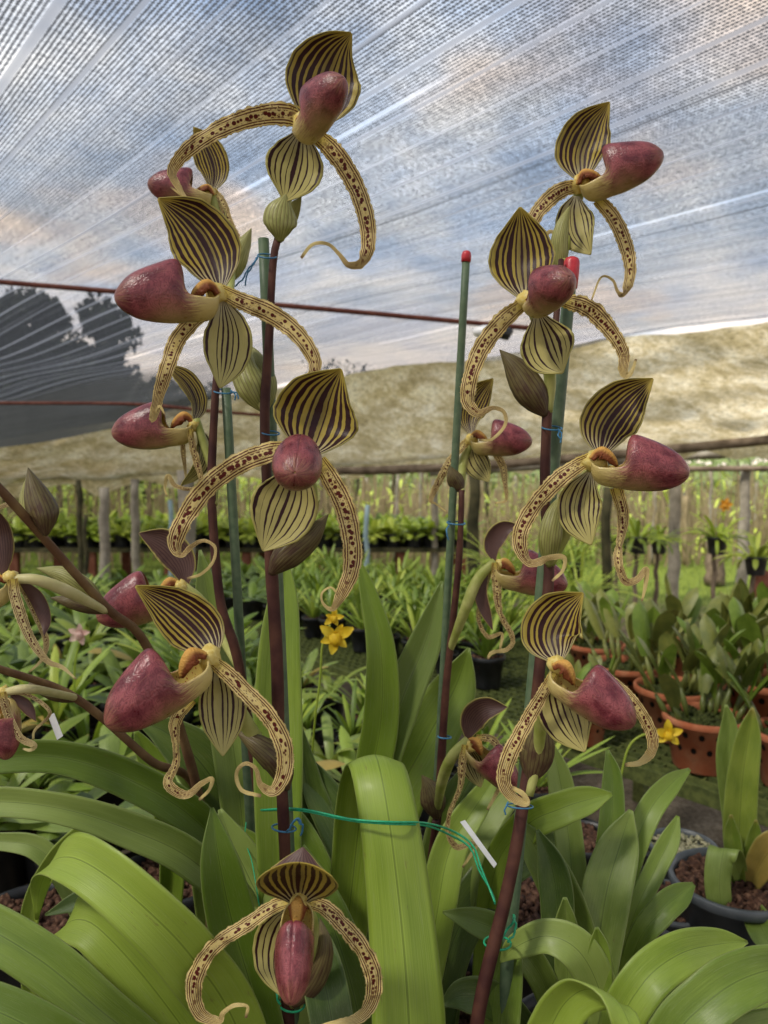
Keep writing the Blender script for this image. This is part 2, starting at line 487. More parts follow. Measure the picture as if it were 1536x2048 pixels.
def m_net(name, ang, dark, period=.17, rows=.0138, cover=.5, stripcol=(.21, .225, .26), far=0):
    m = M(name)
    x, y, z = m.xyz()
    ca, sa = math.cos(ang), math.sin(ang)
    s = x * ca + y * sa            # across the strips
    a = y * ca - x * sa            # along them
    s = s + (m.noise(m.vec(a * .25, s * .8), 1.0, 2) - .5) * .03
    q = (s / period)
    nn = m.noise(m.vec(q.floor() * 7.7, 1.2), 1.3, 0)
    band = (q.fract() - .5).abs() * 2
    strip = (band + (nn - .5) * .30).step(.88, .92)
    r = (s / rows)
    rowp = (r.fract() - .5).abs() * 2
    dash = ((a / (rows * .9) + r.floor() * .37).fract() - .5).abs() * 2
    jit = m.noise(m.vec(s / rows * .8, a / rows * .8), 1.0, 2)
    hole = (rowp * .62 + dash * .38 + (jit - .5) * .8)
    dk = hole.step(.66, .42) * (1 - strip)
    lay = m.noise(m.vec(s * 2.0, a * .12), 1.6, 4, .6)
    strk = m.noise(m.vec(s * 16, a * .10), 1.0, 4, .7)
    fine = m.noise(m.vec(s * 70, a * .35), 1.0, 2, .7)
    q2 = s / (period * 5.3) + (m.noise(m.vec(a * .15, s * .2), 1.0, 1) - .5) * .2
    seam = (q2.fract() - .5).abs().step(.010, .004)
    slit = ((s / (period * 8.1) + .31).fract() - .5).abs().step(.010, .007) * m.noise(m.vec(s * .3, a * .35), 1.3, 1).step(.47, .53)
    opa = (dk * .95).max(strip * .70) + (lay - .5) * .25 + (strk - .5).max(-.03) * .9 + (fine - .5) * .22 + cover * .22
    opa = (opa.max(seam * .9) * (1 - slit * .8)).clamp() * .93
    cl = m.mix(strip.max((strk.step(.5, .3)) * .5), tuple(c * dark for c in (.055, .06, .068)), stripcol)
    d = m.n('ShaderNodeBsdfDiffuse'); m.put(d.inputs[0], cl)
    t = m.n('ShaderNodeBsdfTranslucent'); m.put(t.inputs[0], cl)
    mx = m.n('ShaderNodeMixShader'); mx.inputs[0].default_value = .7
    m.nt.links.new(d.outputs[0], mx.inputs[1]); m.nt.links.new(t.outputs[0], mx.inputs[2])
    tr = m.n('ShaderNodeBsdfTransparent')
    m2 = m.n('ShaderNodeMixShader'); m.put(m2.inputs[0], opa)
    m.nt.links.new(tr.outputs[0], m2.inputs[1]); m.nt.links.new(mx.outputs[0], m2.inputs[2])
    m.nt.links.new(m2.outputs[0], m.out.inputs[0])
    return m.m
AZ = R(41.8)       # strips of the roof and the benches run this far left of straight ahead
NET = m_net('shade net', AZ, 1.0)
def m_cloth():
    m = M('dark shade cloth'); u, v = m.uv()
    n1 = m.noise(m.vec(u * 3, v * 26), 1.5, 5, .7); n2 = m.noise(m.vec(u * 90, v * 60), 1.5, 3, .7)
    c = m.mix(n1 * .6 + n2 * .4, (.035, .037, .04), (.22, .23, .24))
    c = m.mix(u.step(.55, 1.0) * .6, c, (.30, .29, .27))
    return m.bsdf(c, .9, .1, n2, .3, .01, trans=.5, alpha=u.step(1.0, .45) * v.step(.0, .22) * .96)
NET2 = m_cloth()
def m_canopy():
    m = M('stained canopy'); u, v = m.uv()
    n1 = m.noise(m.vec(u * 18, v * 3.0), 1.5, 6, .65, .4); n2 = m.noise(m.vec(u * 110, v * 34), 2, 4, .7)
    n3 = m.noise(m.vec(u * 62 + v * 5, v * 9), 1.4, 7, .78, .6); n4 = m.noise(m.vec(u * 300, v * 90), 2, 3, .7)
    thr = ((v * 150 + u * 40).fract() - .5).abs()
    c = m.ramp(n1 * .45 + n3 * .55, [(.34, (.28, .22, .10)), (.44, (.47, .38, .20)), (.50, (.62, .52, .32)), (.56, (.78, .69, .48)), (.66, (.92, .86, .68))])
    c = m.mix(n2.step(.48, .66) * .6, c, (.12, .10, .04))
    c = m.mix(n4.step(.42, .7) * .5, c, (.16, .135, .07))
    c = m.mix(n4.step(.42, .25) * .35, c, (.85, .82, .70))
    c = m.mix(thr.step(.1, .0) * .25, c, (.14, .12, .06))
    c = m.mix(v.step(.10, .0) * .5, c, (.08, .07, .04))
    return m.bsdf(c, .9, .1, n2 + n3, .5, .02, trans=.78, tcol=m.mul(c, 1.25))
CANOPY = m_canopy()
YELLOWF = m_plain('yellow flower', (.75, .50, .02), (.85, .65, .06), 60, .5, .2, trans=.3)
PINKF = m_plain('pink flower', (.68, .42, .36), (.8, .62, .52), 60, .5, .2, trans=.3)
ORANGEF = m_plain('orange flower', (.70, .28, .03), (.75, .42, .05), 60, .5, .2, trans=.3)
GRASSM = m_leaf('grass blade', (.10, .16, .03), (.22, .28, .06), .6, .3)
CROWN = m_plain('crown leaves', (.004, .007, .003), (.014, .02, .008), 1.5, .7, .1)
BULBM = m_plain('bulb glass', (.85, .86, .88), (.9, .9, .9), 30, .2, .5)
DRYST = m_plain('dry stems', (.20, .155, .08), (.36, .29, .17), 6, .85, .1, trans=.15)
# ---------------------------------------------------------------- flower parts
LEAFP = [(0, .16), (.08, .36), (.2, .70), (.35, .94), (.48, 1), (.62, .94), (.75, .76), (.86, .47), (.94, .22), (1, .02)]
def sepal(name, parent, pts, wpx, cup=.28, mat=None, back=None, skew=1.0, roll=0, rolls=None, bell=0):
    pts = list(pts)
    if pts[-1][2] < pts[-2][2] - .007: pts[-1] = (pts[-1][0], pts[-1][1], pts[-2][2] - .007)
    P = prow([(x, y, d, 10, roll) for x, y, d in pts])
    Q = cr(P, 24)
    rows = []
    for i, q in enumerate(Q):
        t = i / 24
        d = (Vector(q[:3]) - CAM).dot(FW)
        tt = t ** skew
        w = wpx * lerp_table(LEAFP, tt) * d / F
        rl = roll if rolls is None else lerp_table(rolls, t)
        rows.append([q[0], q[1], q[2], w, rl])
    return ribbon(name, rows, mat or SEP_D, parent, n=44, m=18, cup=cup, back=back or SEP_B, thick=.0007, bellied=bell, rip=.05, ripf=9)
def petal(parent, pts, mat=None, roll=0, rip=.16, hairs=.55, cup=-.12):
    P = prow([(p[0], p[1], p[2], p[3] * .86, (p[4] if len(p) > 4 else 0) + roll + (0 if i_ == 0 else 20 * math.sin(i_ * 2.3 + pts[0][0] * .13))) for i_, p in enumerate(pts)])
    return ribbon('petal', P, mat or PETAL, parent, n=150, m=8, cup=cup, rip=rip, ripf=58, serr=.10, hairs=hairs * .6)
XS = [ # x, keel z, top z, half width, opening half angle
    (0.00, -.13, .14, .09, 86), (.035, -.205, .15, .15, 88), (.10, -.255, .15, .19, 91), (.21, -.28, .14, .21, 96), (.31, -.29, .12, .215, 104),
    (.36, -.30, .14, .222, 122), (.39, -.305, .21, .228, 145), (.43, -.31, .28, .232, 168), (.48, -.315, .318, .236, 180), (.56, -.315, .305, .236, 180), (.66, -.31, .255, .226, 180),
    (.76, -.295, .195, .205, 180), (.84, -.268, .138, .176, 180), (.91, -.232, .075, .138, 180), (.96, -.19, .005, .095, 180), (.99, -.145, -.05, .05, 180), (1.0, -.10, -.08, .006, 180)]
def pouch(parent, x, y, d, L, f, u, fat=1.0, hump=1.0):
    f = C2(f).normalized(); u = C2(u); u = (u - f * u.dot(f)).normalized(); s = f.cross(u)
    Lm = L * d / F; o = W(x, y, d)
    V, Fs, U = [], [], []; K = 36
    rows = cr(XS, 46)
    for q in rows:
        xx, zl, zu, hw, pm = q
        pm = min(180, pm)
        if zu > 0.02: zu *= hump
        for j in range(K + 1):
            a = -1 + 2 * j / K
            ph = R(pm) * a
            side = math.sin(ph)
            z = zl + (zu - zl) * (1 - math.cos(ph)) / 2
            xr = xx - .16 * max(0, z - .0) * (1 if xx < .6 else max(0, 1 - (xx - .6) * 4)) * 1.2
            yy = hw * fat * side * (1 - .10 * max(0, (z + .1)) / .4)
            bump = 1 + .022 * noise.noise(Vector((xx * 5 + x, side * 3, z * 5)))
            V.append(o + f * (xr * Lm) + u * (z * Lm * bump) + s * (yy * Lm * bump))
            U.append((xx, .5 + .5 * a * pm / 180))
    n = len(rows)
    for i in range(n - 1):
        for j in range(K):
            a = i * (K + 1) + j
            Fs.append((a, a + K + 1, a + K + 2, a + 1))
    ob = mesh('pouch', V, Fs, [POUCH, POUCH_IN], parent, U)
    # faces must point outwards so the lining lies inside
    me = ob.data
    c0 = sum((v.co for v in me.vertices), Vector()) / len(me.vertices)
    s_ = sum(p.normal.dot(p.center - c0) * p.area for p in me.polygons)
    if s_ < 0: me.flip_normals()
    md = ob.modifiers.new('thickness', 'SOLIDIFY'); md.thickness = .0012 * Lm / .07; md.offset = -1; md.material_offset = 1
    # staminode: hairy bent shield over the mouth
    P = []
    for (a, b, w) in [(-.02, .03, .10), (.03, .10, .13), (.10, .135, .21), (.17, .105, .20), (.24, .03, .15), (.28, -.05, .05)]:
        p = o + f * (a * Lm) + u * (b * Lm); P.append([p.x, p.y, p.z, w * Lm, 0])
    st = ribbon('staminode', P, STAM, parent, n=18, m=12, cup=-.95, side=s, bellied=.25, rip=.12, ripf=16)
    md = st.modifiers.new('thickness', 'SOLIDIFY'); md.thickness = .0016; md.offset = -1
    return o, f, u, s, Lm
def blob(mb, c, r, sq=(1, 1, 1), X=None, Y=None, Z=None, k=12, nz=.15):
    X = X or Vector((1, 0, 0)); Y = Y or Vector((0, 1, 0)); Z = Z or Vector((0, 0, 1))
    V, Fs, U = [], [], []
    for i in range(k // 2 + 1):
        th = math.pi * i / (k // 2)
        for j in range(k):
            ph = 2 * math.pi * j / k
            v = (math.sin(th) * math.cos(ph), math.sin(th) * math.sin(ph), math.cos(th))
            rr = r * (1 + nz * noise.noise(Vector(v) * 2 + c * 40))
            V.append(c + X * (v[0] * rr * sq[0]) + Y * (v[1] * rr * sq[1]) + Z * (v[2] * rr * sq[2])); U.append((j / k, i / k * 2))
    for i in range(k // 2):
        for j in range(k):
            Fs.append((i * k + j, (i + 1) * k + j, (i + 1) * k + (j + 1) % k, i * k + (j + 1) % k))
    mb.add(V, Fs, U)
def flower(plant, label, centre, ov, pk=None, ovmat=None):
    """the flower part: column and ovary mesh; everything else hangs below it. ov: rows x,y,d,radius px"""
    mb = MB()
    x, y, d, r = centre
    c = W(x, y, d); rm = r * d / F
    blob(mb, c, rm * 1.12, (1, 1.1, .95), nz=.5)
    q = []
    if ov:
        q = cr([[*W(a, b, dd), rr * dd / F] for a, b, dd, rr in ov], 20)
        mb2 = MB().tube([t[:3] for t in q], [t[3] for t in q], 12)
        b = len(mb.V)
        mb.add(mb2.V, mb2.F, mb2.U, 1)
    o = mb.build('flower', [COLUMN, ovmat or OVARY], plant)
    if label: o['label'] = label
    return o
def stem(plant, pts, mat=STEM, name='flower_stem', n=60):
    q = cr([[*W(a, b, d), r * d / F * .82] for a, b, d, r in pts], n)
    for k_, t_ in enumerate(q):      # slight bends, swellings and fuzz along the stalk
        t_[0] += .0012 * noise.noise(Vector((k_ * .13, pts[0][0], 0))); t_[3] *= 1 + .10 * noise.noise(Vector((k_ * .35, 2, pts[0][0])))
    return MB().tube([t[:3] for t in q], [t[3] for t in q], 14, wob=.08).build(name, mat, plant)
def bract(plant, pts, w, mat=BRACT, cup=.55, roll=0, skew=.8):
    P = prow([(x, y, d, 10, roll) for x, y, d in pts]); Q = cr(P, 20); rows = []
    for i, q in enumerate(Q):
        t = i / 20; d = (Vector(q[:3]) - CAM).dot(FW)
        rows.append([q[0], q[1], q[2], w * d / F * max(.2 * (1 - t), lerp_table(LEAFP, t ** skew)), roll])
    o = ribbon('bract', rows, mat, plant, n=26, m=12, cup=-cup, bellied=0)
    md = o.modifiers.new('thickness', 'SOLIDIFY'); md.thickness = .0008; md.offset = -1
    return o
def dz(pts, d): return [(p[0], p[1], d + (p[2] if len(p) > 2 else 0)) for p in pts]
def pz(pts, d): return [(p[0], p[1], d + (p[3] if len(p) > 3 else 0), p[2], (p[4] if len(p) > 4 else 0)) for p in pts]

PA = empty('slipper_orchid_plant', W(590, 2300, .60), 'big central slipper orchid plant with broad glossy strap leaves and the tallest flower stem', 'orchid plant')
PB = empty('slipper_orchid_plant', W(935, 2330, .60), 'slipper orchid plant at the right whose dark stem leans right beside a red capped stake', 'orchid plant')
PC = empty('slipper_orchid_plant', W(850, 2000, .86), 'slipper orchid plant set back behind the centre with thin stem and two small side flowers', 'orchid plant')
PD = empty('slipper_orchid_plant', W(505, 2150, .74), 'slipper orchid plant behind the central one with side facing flowers left of the green stake', 'orchid plant')
PE = empty('slipper_orchid_plant', W(430, 2000, .80), 'slipper orchid plant whose two brown stems lean far out to the left edge', 'orchid plant')

# stems
stem(PA, [(590, 2300, .60, 15), (576, 2000, .60, 15), (568, 1700, .60, 14), (557, 1400, .60, 15), (542, 1120, .60, 16), (533, 960, .60, 13), (530, 815, .60, 12), (540, 650, .60, 10), (547, 520, .60, 9), (558, 470, .60, 9)])
stem(PD, [(540, 2150, .72, 11), (528, 1900, .72, 11), (515, 1600, .71, 10), (478, 1330, .70, 12), (440, 1200, .70, 11), (424, 1015, .70, 11), (425, 900, .70, 10), (432, 780, .70, 9), (440, 690, .71, 8)])
stem(PB, [(920, 2330, .58, 17), (955, 2040, .58, 17), (1005, 1820, .59, 16), (1042, 1630, .60, 15), (1062, 1500, .61, 14), (1080, 1330, .61, 14), (1098, 1150, .62, 13), (1090, 1000, .62, 12), (1094, 830, .62, 12), (1103, 740, .62, 9), (1112, 640, .63, 8), (1122, 520, .64, 7)])
stem(PC, [(850, 2000, .86, 9), (880, 1560, .84, 10), (896, 1330, .83, 9), (917, 1140, .82, 8), (923, 980, .82, 7)])
stem(PC, [(835, 2000, .87, 9), (858, 1760, .85, 9), (872, 1640, .83, 9)])
stem(PE, [(430, 2000, .80, 11), (398, 1600, .76, 12), (300, 1305, .70, 11), (212, 1215, .66, 11), (95, 1085, .62, 11), (0, 978, .58, 11), (-120, 850, .55, 10)], STEMG)
stem(PE, [(450, 2000, .80, 10), (400, 1600, .78, 10), (300, 1520, .72, 10), (150, 1395, .68, 10), (0, 1338, .64, 9), (-120, 1300, .60, 9)], STEMG)

# F1 top of the tall centre stem
d = .60
f = flower(PA, 'topmost flower of the centre stem, pouch seen from below', (608, 250, d, 20), [(604, 262, d + .006, 12), (585, 330, d + .02, 13), (568, 420, d + .02, 12), (560, 475, d, 9)])
sepal('dorsal_sepal', f, dz([(624, 258, .003), (638, 200, .010), (652, 145, .011), (674, 100, .006), (703, 66, -.0)], d), 150, .34, skew=.92)
sepal('lower_sepal', f, dz([(604, 262, 0), (592, 320, .004), (580, 370, 0), (570, 403, -.008)], d), 116, .25, SEP_S, SEP_LB)
pouch(f, 598, 266, d - .008, 158, (.56, .34, .74), (-.40, .90, -.24), .96, 1.0)
petal(f, pz([(612, 245, 40), (570, 228, 50), (500, 236, 44), (425, 266, 38), (368, 308, 34), (345, 345, 26, 0, 30), (360, 378, 15, 0, 50), (379, 404, 7, 0, 20), (360, 388, 5), (341, 374, 4)], d))
petal(f, pz([(632, 270, 34), (660, 295, 44), (690, 335, 45), (717, 385, 43), (733, 440, 40), (736, 492, 34), (722, 527, 26, 0, 20), (697, 530, 15, 0, 30), (678, 508, 9), (655, 488, 8), (625, 489, 8), (602, 516, 7)], d))
bract(PA, dz([(560, 484, -.003), (560, 452, -.010), (563, 420, -.010), (572, 388, -.006)], d), 70, BRACT, cup=.5, skew=1.0)
bract(PA, dz([(560, 484, .008), (572, 450, .012), (586, 420, .010), (603, 394, .006)], d), 34, BRACT, cup=.2, skew=1.1)
# F2 small one behind, upper left
d = .80
f = flower(PD, 'small distant flower high at the upper left, pouch pointing left', (420, 388, d, 12), [(424, 392, d, 8), (440, 450, d, 9), (462, 540, d - .02, 8), (455, 620, d - .06, 7), (440, 700, .72, 6)])
sepal('dorsal_sepal', f, dz([(425, 382, 0), (428, 340, .006), (410, 290, .004), (387, 254, -.004)], d), 66, .3)
sepal('lower_sepal', f, dz([(428, 395, 0), (432, 430, 0), (440, 470, -.005)], d), 40, .3, SEP_S, SEP_LB)
pouch(f, 425, 392, d - .005, 125, (-.96, .22, .2), (.22, .95, -.05), .95)
petal(f, pz([(425, 380, 16), (445, 405, 20), (458, 445, 20), (478, 485, 18), (484, 512, 14), (470, 530, 9)], d), rip=.1)
petal(f, pz([(418, 396, 10, .01), (412, 430, 14, .01), (416, 465, 10, .01), (430, 490, 6, .01)], d), rip=.1)
bract(PD, dz([(466, 560, 0), (478, 510, -.004), (492, 480, 0), (503, 456, .003)], .79), 40, BRACT)
# F3 big left
d = .575
f = flower(PA, 'big flower on the left whose glossy pouch points left', (432, 588, d, 20), [(438, 592, d + .006, 12), (470, 660, d + .045, 15), (500, 740, d + .045, 15), (527, 815, .605, 9)])
sepal('dorsal_sepal', f, dz([(440, 578, .004), (420, 508, .012), (378, 446, .010), (316, 397, -.012)], d), 132, .36, skew=.85)
sepal('lower_sepal', f, dz([(446, 600, .002), (456, 660, .006), (452, 725, .002), (440, 776, -.008)], d), 96, .25, SEP_S, SEP_LB)
pouch(f, 436, 592, d - .012, 196, (-.88, -.02, .38), (.02, .98, .1), .9, 1.0)
petal(f, pz([(440, 580, 30), (478, 600, 40), (542, 628, 46), (590, 662, 42), (620, 702, 36), (630, 735, 28), (612, 768, 18, 0, 30), (580, 785, 10), (578, 805, 8), (600, 818, 8), (645, 824, 7)], d))
petal(f, pz([(422, 615, 24, .02), (385, 645, 36, .015), (355, 680, 38, .01), (337, 725, 36), (322, 775, 30), (308, 830, 20, 0, 20), (302, 838, 10), (318, 812, 6), (330, 830, 4)], d))
bract(PA, dz([(528, 822, -.004), (505, 775, -.010), (488, 730, -.002), (490, 680, .01)], .61), 66, BRACT)
bract(PA, dz([(532, 822, .004), (535, 770, .004), (515, 715, .02), (500, 690, .03)], .61), 40, BRACT)
# F4 centre
d = .55
f = flower(PA, 'central flower facing the camera with a round rose pouch', (604, 905, d, 20), [(606, 915, d + .008, 13), (620, 1000, d + .03, 16), (592, 1080, d + .045, 15), (548, 1140, .60, 10)])
sepal('dorsal_sepal', f, dz([(612, 912, .004), (628, 850, .02), (646, 795, .018), (682, 738, -.008)], d), 172, .34, skew=.86)
sepal('lower_sepal', f, dz([(588, 930, .004), (578, 985, .012), (556, 1045, .008), (526, 1102, -.008)], d), 134, .22, SEP_S, SEP_LB)
pouch(f, 598, 922, d - .004, 170, (.08, -.10, .97), (.14, .97, .12), 1.2, 1.0)
petal(f, pz([(592, 900, 42), (535, 905, 50), (470, 932, 48), (412, 978, 47), (370, 1035, 44), (350, 1085, 36), (362, 1110, 16, 0, 40), (384, 1092, 11), (408, 1081, 8), (430, 1095, 7), (425, 1125, 7), (402, 1148, 7), (374, 1157, 6)], d))
petal(f, pz([(638, 920, 34), (662, 960, 46), (688, 1012, 50), (704, 1080, 48), (702, 1140, 42), (682, 1190, 28), (664, 1218, 12), (646, 1206, 6), (644, 1186, 5), (662, 1175, 5), (676, 1190, 4)], d))
bract(PA, dz([(540, 1150, -.012), (572, 1118, -.020), (622, 1075, -.012), (657, 1028, 0)], .60), 62, BRACTD, roll=-12)
bract(PA, dz([(540, 1145, .004), (570, 1085, 0), (610, 1030, .0), (640, 1000, 0)], .60), 56, BRACT)
# F5 large lower left
d = .55
f = flower(PA, 'large flower low on the left with a broad veined pouch', (420, 1312, d, 21), [(430, 1320, d + .008, 13), (465, 1400, d + .03, 15), (510, 1475, d + .05, 15), (570, 1570, .60, 9)])
sepal('dorsal_sepal', f, dz([(428, 1312, .002), (396, 1262, .012), (340, 1214, .012), (271, 1172, -.006)], d), 108, .42, skew=.72)
sepal('lower_sepal', f, dz([(432, 1325, .004), (444, 1385, .012), (446, 1450, .008), (446, 1512, -.006)], d), 94, .25, SEP_S, SEP_LB)
pouch(f, 412, 1316, d - .008, 218, (-.80, -.40, .44), (-.30, .88, .25), .95, 1.05)
petal(f, pz([(418, 1318, 26), (452, 1345, 36), (498, 1390, 40), (542, 1440, 42), (570, 1500, 42), (566, 1552, 36), (545, 1582, 26), (520, 1568, 14), (512, 1538, 9), (490, 1527, 9), (473, 1547, 9), (483, 1580, 9), (522, 1592, 8)], d - .004))
petal(f, pz([(385, 1400, 20, .05), (352, 1440, 30, .05), (352, 1490, 16, .05, 30), (352, 1528, 18, .05), (336, 1562, 22, .04), (350, 1582, 24, .04), (376, 1589, 18, .04), (402, 1568, 13, .04), (424, 1558, 10, .04), (418, 1580, 8, .04), (398, 1600, 6, .04)], d), hairs=.1)
bract(PA, dz([(575, 1582, -.006), (552, 1528, -.018), (510, 1490, -.012), (470, 1462, 0)], .60), 58, BRACTD, roll=12)
# F6 side on, left middle
d = .72
f = flower(PD, 'side facing flower on the left with its pouch pointing level left', (388, 852, d, 11), [(392, 838, d, 8), (408, 890, d, 9), (428, 950, d - .005, 9), (428, 1010, .70, 7)])
sepal('dorsal_sepal', f, dz([(388, 842, 0), (392, 805, .006), (372, 765, .004), (330, 728, -.002)], d), 60, .3, roll=-48)
sepal('lower_sepal', f, dz([(392, 852, 0), (404, 890, .006), (398, 930, .004), (362, 972, -.002)], d), 50, .3, SEP_S, SEP_B, roll=50)
pouch(f, 386, 848, d, 158, (-.98, -.02, .12), (0, 1, .1), .95, .9)
petal(f, pz([(380, 858, 13), (385, 890, 16), (395, 930, 16), (402, 962, 10), (385, 978, 8), (352, 972, 10), (336, 952, 10), (330, 975, 6), (334, 993, 4)], d - .01, ), rip=.25)
petal(f, pz([(366, 868, 10, .02), (366, 900, 12, .02), (370, 935, 8, .02), (372, 960, 4, .02)], d), rip=.2, hairs=.1)
# F7 side on, behind the large left one
d = .75
f = flower(PD, 'flower half hidden behind the large left one, dark hood above', (362, 1172, d, 13), [(368, 1172, d, 9), (405, 1205, d, 10), (440, 1265, d, 11), (478, 1335, .70, 8)])
sepal('dorsal_sepal', f, dz([(372, 1172, 0), (362, 1125, .002), (330, 1088, 0), (278, 1066, -.006)], d), 66, .35, mat=SEP_B, back=SEP_D)
pouch(f, 362, 1176, d, 168, (-.93, -.22, .2), (-.2, .95, .1), .95)
petal(f, pz([(378, 1178, 10), (390, 1215, 14), (392, 1250, 12), (384, 1290, 8)], d))
# F8 lowest centre
d = .52
f = flower(PA, 'lowest flower of the centre stem, hanging pouch seen from the front', (596, 1804, d - .008, 17), [(598, 1806, d + .01, 12), (625, 1850, d + .04, 13), (610, 1950, d + .06, 12), (582, 2010, .60, 9)])
rows = []
for (x, y, dd, w) in [(596, 1806, .515, 26), (596, 1790, .512, 66), (596, 1770, .505, 122), (596, 1750, .495, 156), (597, 1737, .485, 158), (599, 1726, .478, 130), (602, 1712, .476, 84), (605, 1698, .478, 40), (607, 1687, .480, 3)]:
    q = W(x, y, dd); rows.append([q.x, q.y, q.z, w * dd / F, 0])
ribbon('dorsal_sepal', rows[:6], SEP_D, f, n=34, m=22, cup=.34, side=RT, back=SEP_B, thick=.0007)
rows = []
for (x, y, dd, w) in [(598, 1736, .4865, 120), (600, 1725, .489, 88), (603, 1711, .492, 50), (606, 1694, .495, 3)]:
    q = W(x, y, dd); rows.append([q.x, q.y, q.z, w * dd / F, 0])
ribbon('dorsal_sepal', rows, SEP_B, f, n=20, m=14, cup=-.25, side=RT, back=SEP_D, thick=.0006)
sepal('lower_sepal', f, dz([(592, 1812, .01), (572, 1870, .02), (558, 1930, .02), (562, 1992, .01)], d), 120, .22, SEP_S, SEP_LB)
pouch(f, 597, 1800, d - .010, 184, (.015, -.52, .85), (0, .85, .52), .86, 1.0)
petal(f, pz([(588, 1803, 22), (548, 1812, 30), (492, 1850, 32), (430, 1892, 34), (394, 1945, 40), (388, 1990, 38), (402, 2028, 28), (438, 2042, 16, 0, 20), (446, 2026, 11), (468, 2011, 9), (494, 2013, 8), (492, 2036, 7)], d - .004), rip=.3)
petal(f, pz([(608, 1803, 22), (648, 1815, 34), (688, 1852, 38), (724, 1898, 40), (747, 1950, 42), (744, 2000, 36), (716, 2036, 24), (672, 2046, 13), (640, 2052, 6)], d - .004), rip=.3)
bract(PA, dz([(585, 2015, 0), (628, 1950, -.01), (648, 1890, -.01), (640, 1835, 0)], .58), 56, BRACTD)
# F9 top right
d = .67
f = flower(PB, 'topmost flower on the right, pouch pointing up to the right', (1163, 368, d, 17), [(1162, 376, d + .006, 10), (1142, 440, d + .02, 12), (1128, 500, d + .0, 10), (1122, 560, .64, 8)])
sepal('dorsal_sepal', f, dz([(1162, 362, .002), (1162, 305, .012), (1184, 252, .010), (1219, 204, -.008)], d), 104, .4, skew=.85)
sepal('lower_sepal', f, dz([(1152, 392, .002), (1148, 430, .006), (1156, 470, .003), (1181, 509, -.008)], d), 76, .25, SEP_S, SEP_LB, skew=.9)
pouch(f, 1158, 372, d - .008, 162, (.80, .30, .34), (-.40, .88, .05), .95, .92)
petal(f, pz([(1162, 370, 26), (1118, 384, 38), (1078, 420, 36, .0), (1056, 465, 30, .0), (1060, 500, 20, .0), (1085, 480, 10), (1100, 463, 9), (1118, 475, 8), (1123, 500, 7)], d))
petal(f, pz([(1196, 398, 28), (1230, 440, 34), (1254, 498, 32), (1260, 550, 26), (1248, 588, 18, 0, 30), (1236, 584, 8), (1225, 560, 6), (1202, 555, 5), (1183, 600, 4)], d))
bract(PB, dz([(1125, 560, 0), (1118, 500, -.006), (1125, 450, -.006), (1140, 410, 0)], .66), 36, BRACT)
# F10 upper right
d = .57
f = flower(PB, 'flower facing the camera below the red stake cap on the right', (1056, 600, d, 18), [(1060, 605, d + .008, 12), (1090, 680, d + .03, 14), (1100, 760, d + .045, 12), (1096, 825, .62, 9)])
sepal('dorsal_sepal', f, dz([(1050, 598, .004), (1044, 530, .02), (1043, 470, .018), (1040, 414, -.006)], d), 130, .34, skew=.92)
sepal('lower_sepal', f, dz([(1076, 625, .006), (1088, 670, .012), (1104, 715, .008), (1125, 746, -.004)], d), 108, .22, SEP_S, SEP_LB, skew=1.15)
pouch(f, 1062, 608, d - .004, 146, (.26, .16, .94), (-.26, .95, -.06), 1.1, 1.0)
petal(f, pz([(1052, 602, 28), (1008, 640, 44), (966, 692, 42), (942, 748, 38), (936, 800, 34), (956, 826, 20, 0, 20), (985, 816, 11), (1008, 824, 9), (1010, 850, 8), (985, 878, 7), (958, 880, 5)], d))
petal(f, pz([(1128, 600, 32, .006), (1178, 618, 44), (1220, 660, 36), (1247, 706, 28), (1246, 740, 22, 0, 20), (1254, 752, 14), (1265, 740, 8), (1272, 718, 6)], d))
bract(PB, dz([(1092, 832, -.004), (1062, 785, -.012), (1030, 735, -.008), (999, 699, 0)], .62), 66, BRACTD, roll=0)
# F11 right middle
d = .58
f = flower(PB, 'flower at the right whose long rose pouch points level right', (1192, 925, d, 21), [(1186, 935, d + .008, 13), (1150, 1010, d + .03, 18), (1125, 1070, d + .04, 16), (1100, 1130, .62, 9)])
sepal('dorsal_sepal', f, dz([(1200, 910, .002), (1212, 855, .012), (1250, 803, .010), (1306, 757, -.010)], d), 112, .38, skew=.85)
sepal('lower_sepal', f, dz([(1180, 945, .002), (1163, 990, .010), (1160, 1035, .008), (1182, 1090, -.004)], d), 86, .25, SEP_S, SEP_LB)
pouch(f, 1183, 922, d - .008, 184, (.94, -.04, .28), (.0, .98, .12), .95, .92)
petal(f, pz([(1184, 915, 28), (1130, 948, 42), (1080, 998, 40), (1046, 1050, 38), (1040, 1092, 34), (1062, 1126, 22, 0, 20), (1098, 1116, 15), (1128, 1115, 11), (1126, 1140, 8), (1104, 1162, 6)], d))
petal(f, pz([(1232, 975, 30, .02), (1246, 1030, 28, .015), (1240, 1085, 20, .01, 20), (1236, 1120, 20), (1250, 1162, 18), (1275, 1158, 16), (1293, 1138, 12), (1291, 1170, 9), (1284, 1202, 4)], d))
bract(PB, dz([(1098, 1135, -.006), (1100, 1075, -.016), (1112, 1020, -.010), (1128, 985, 0)], .62), 48, BRACT)
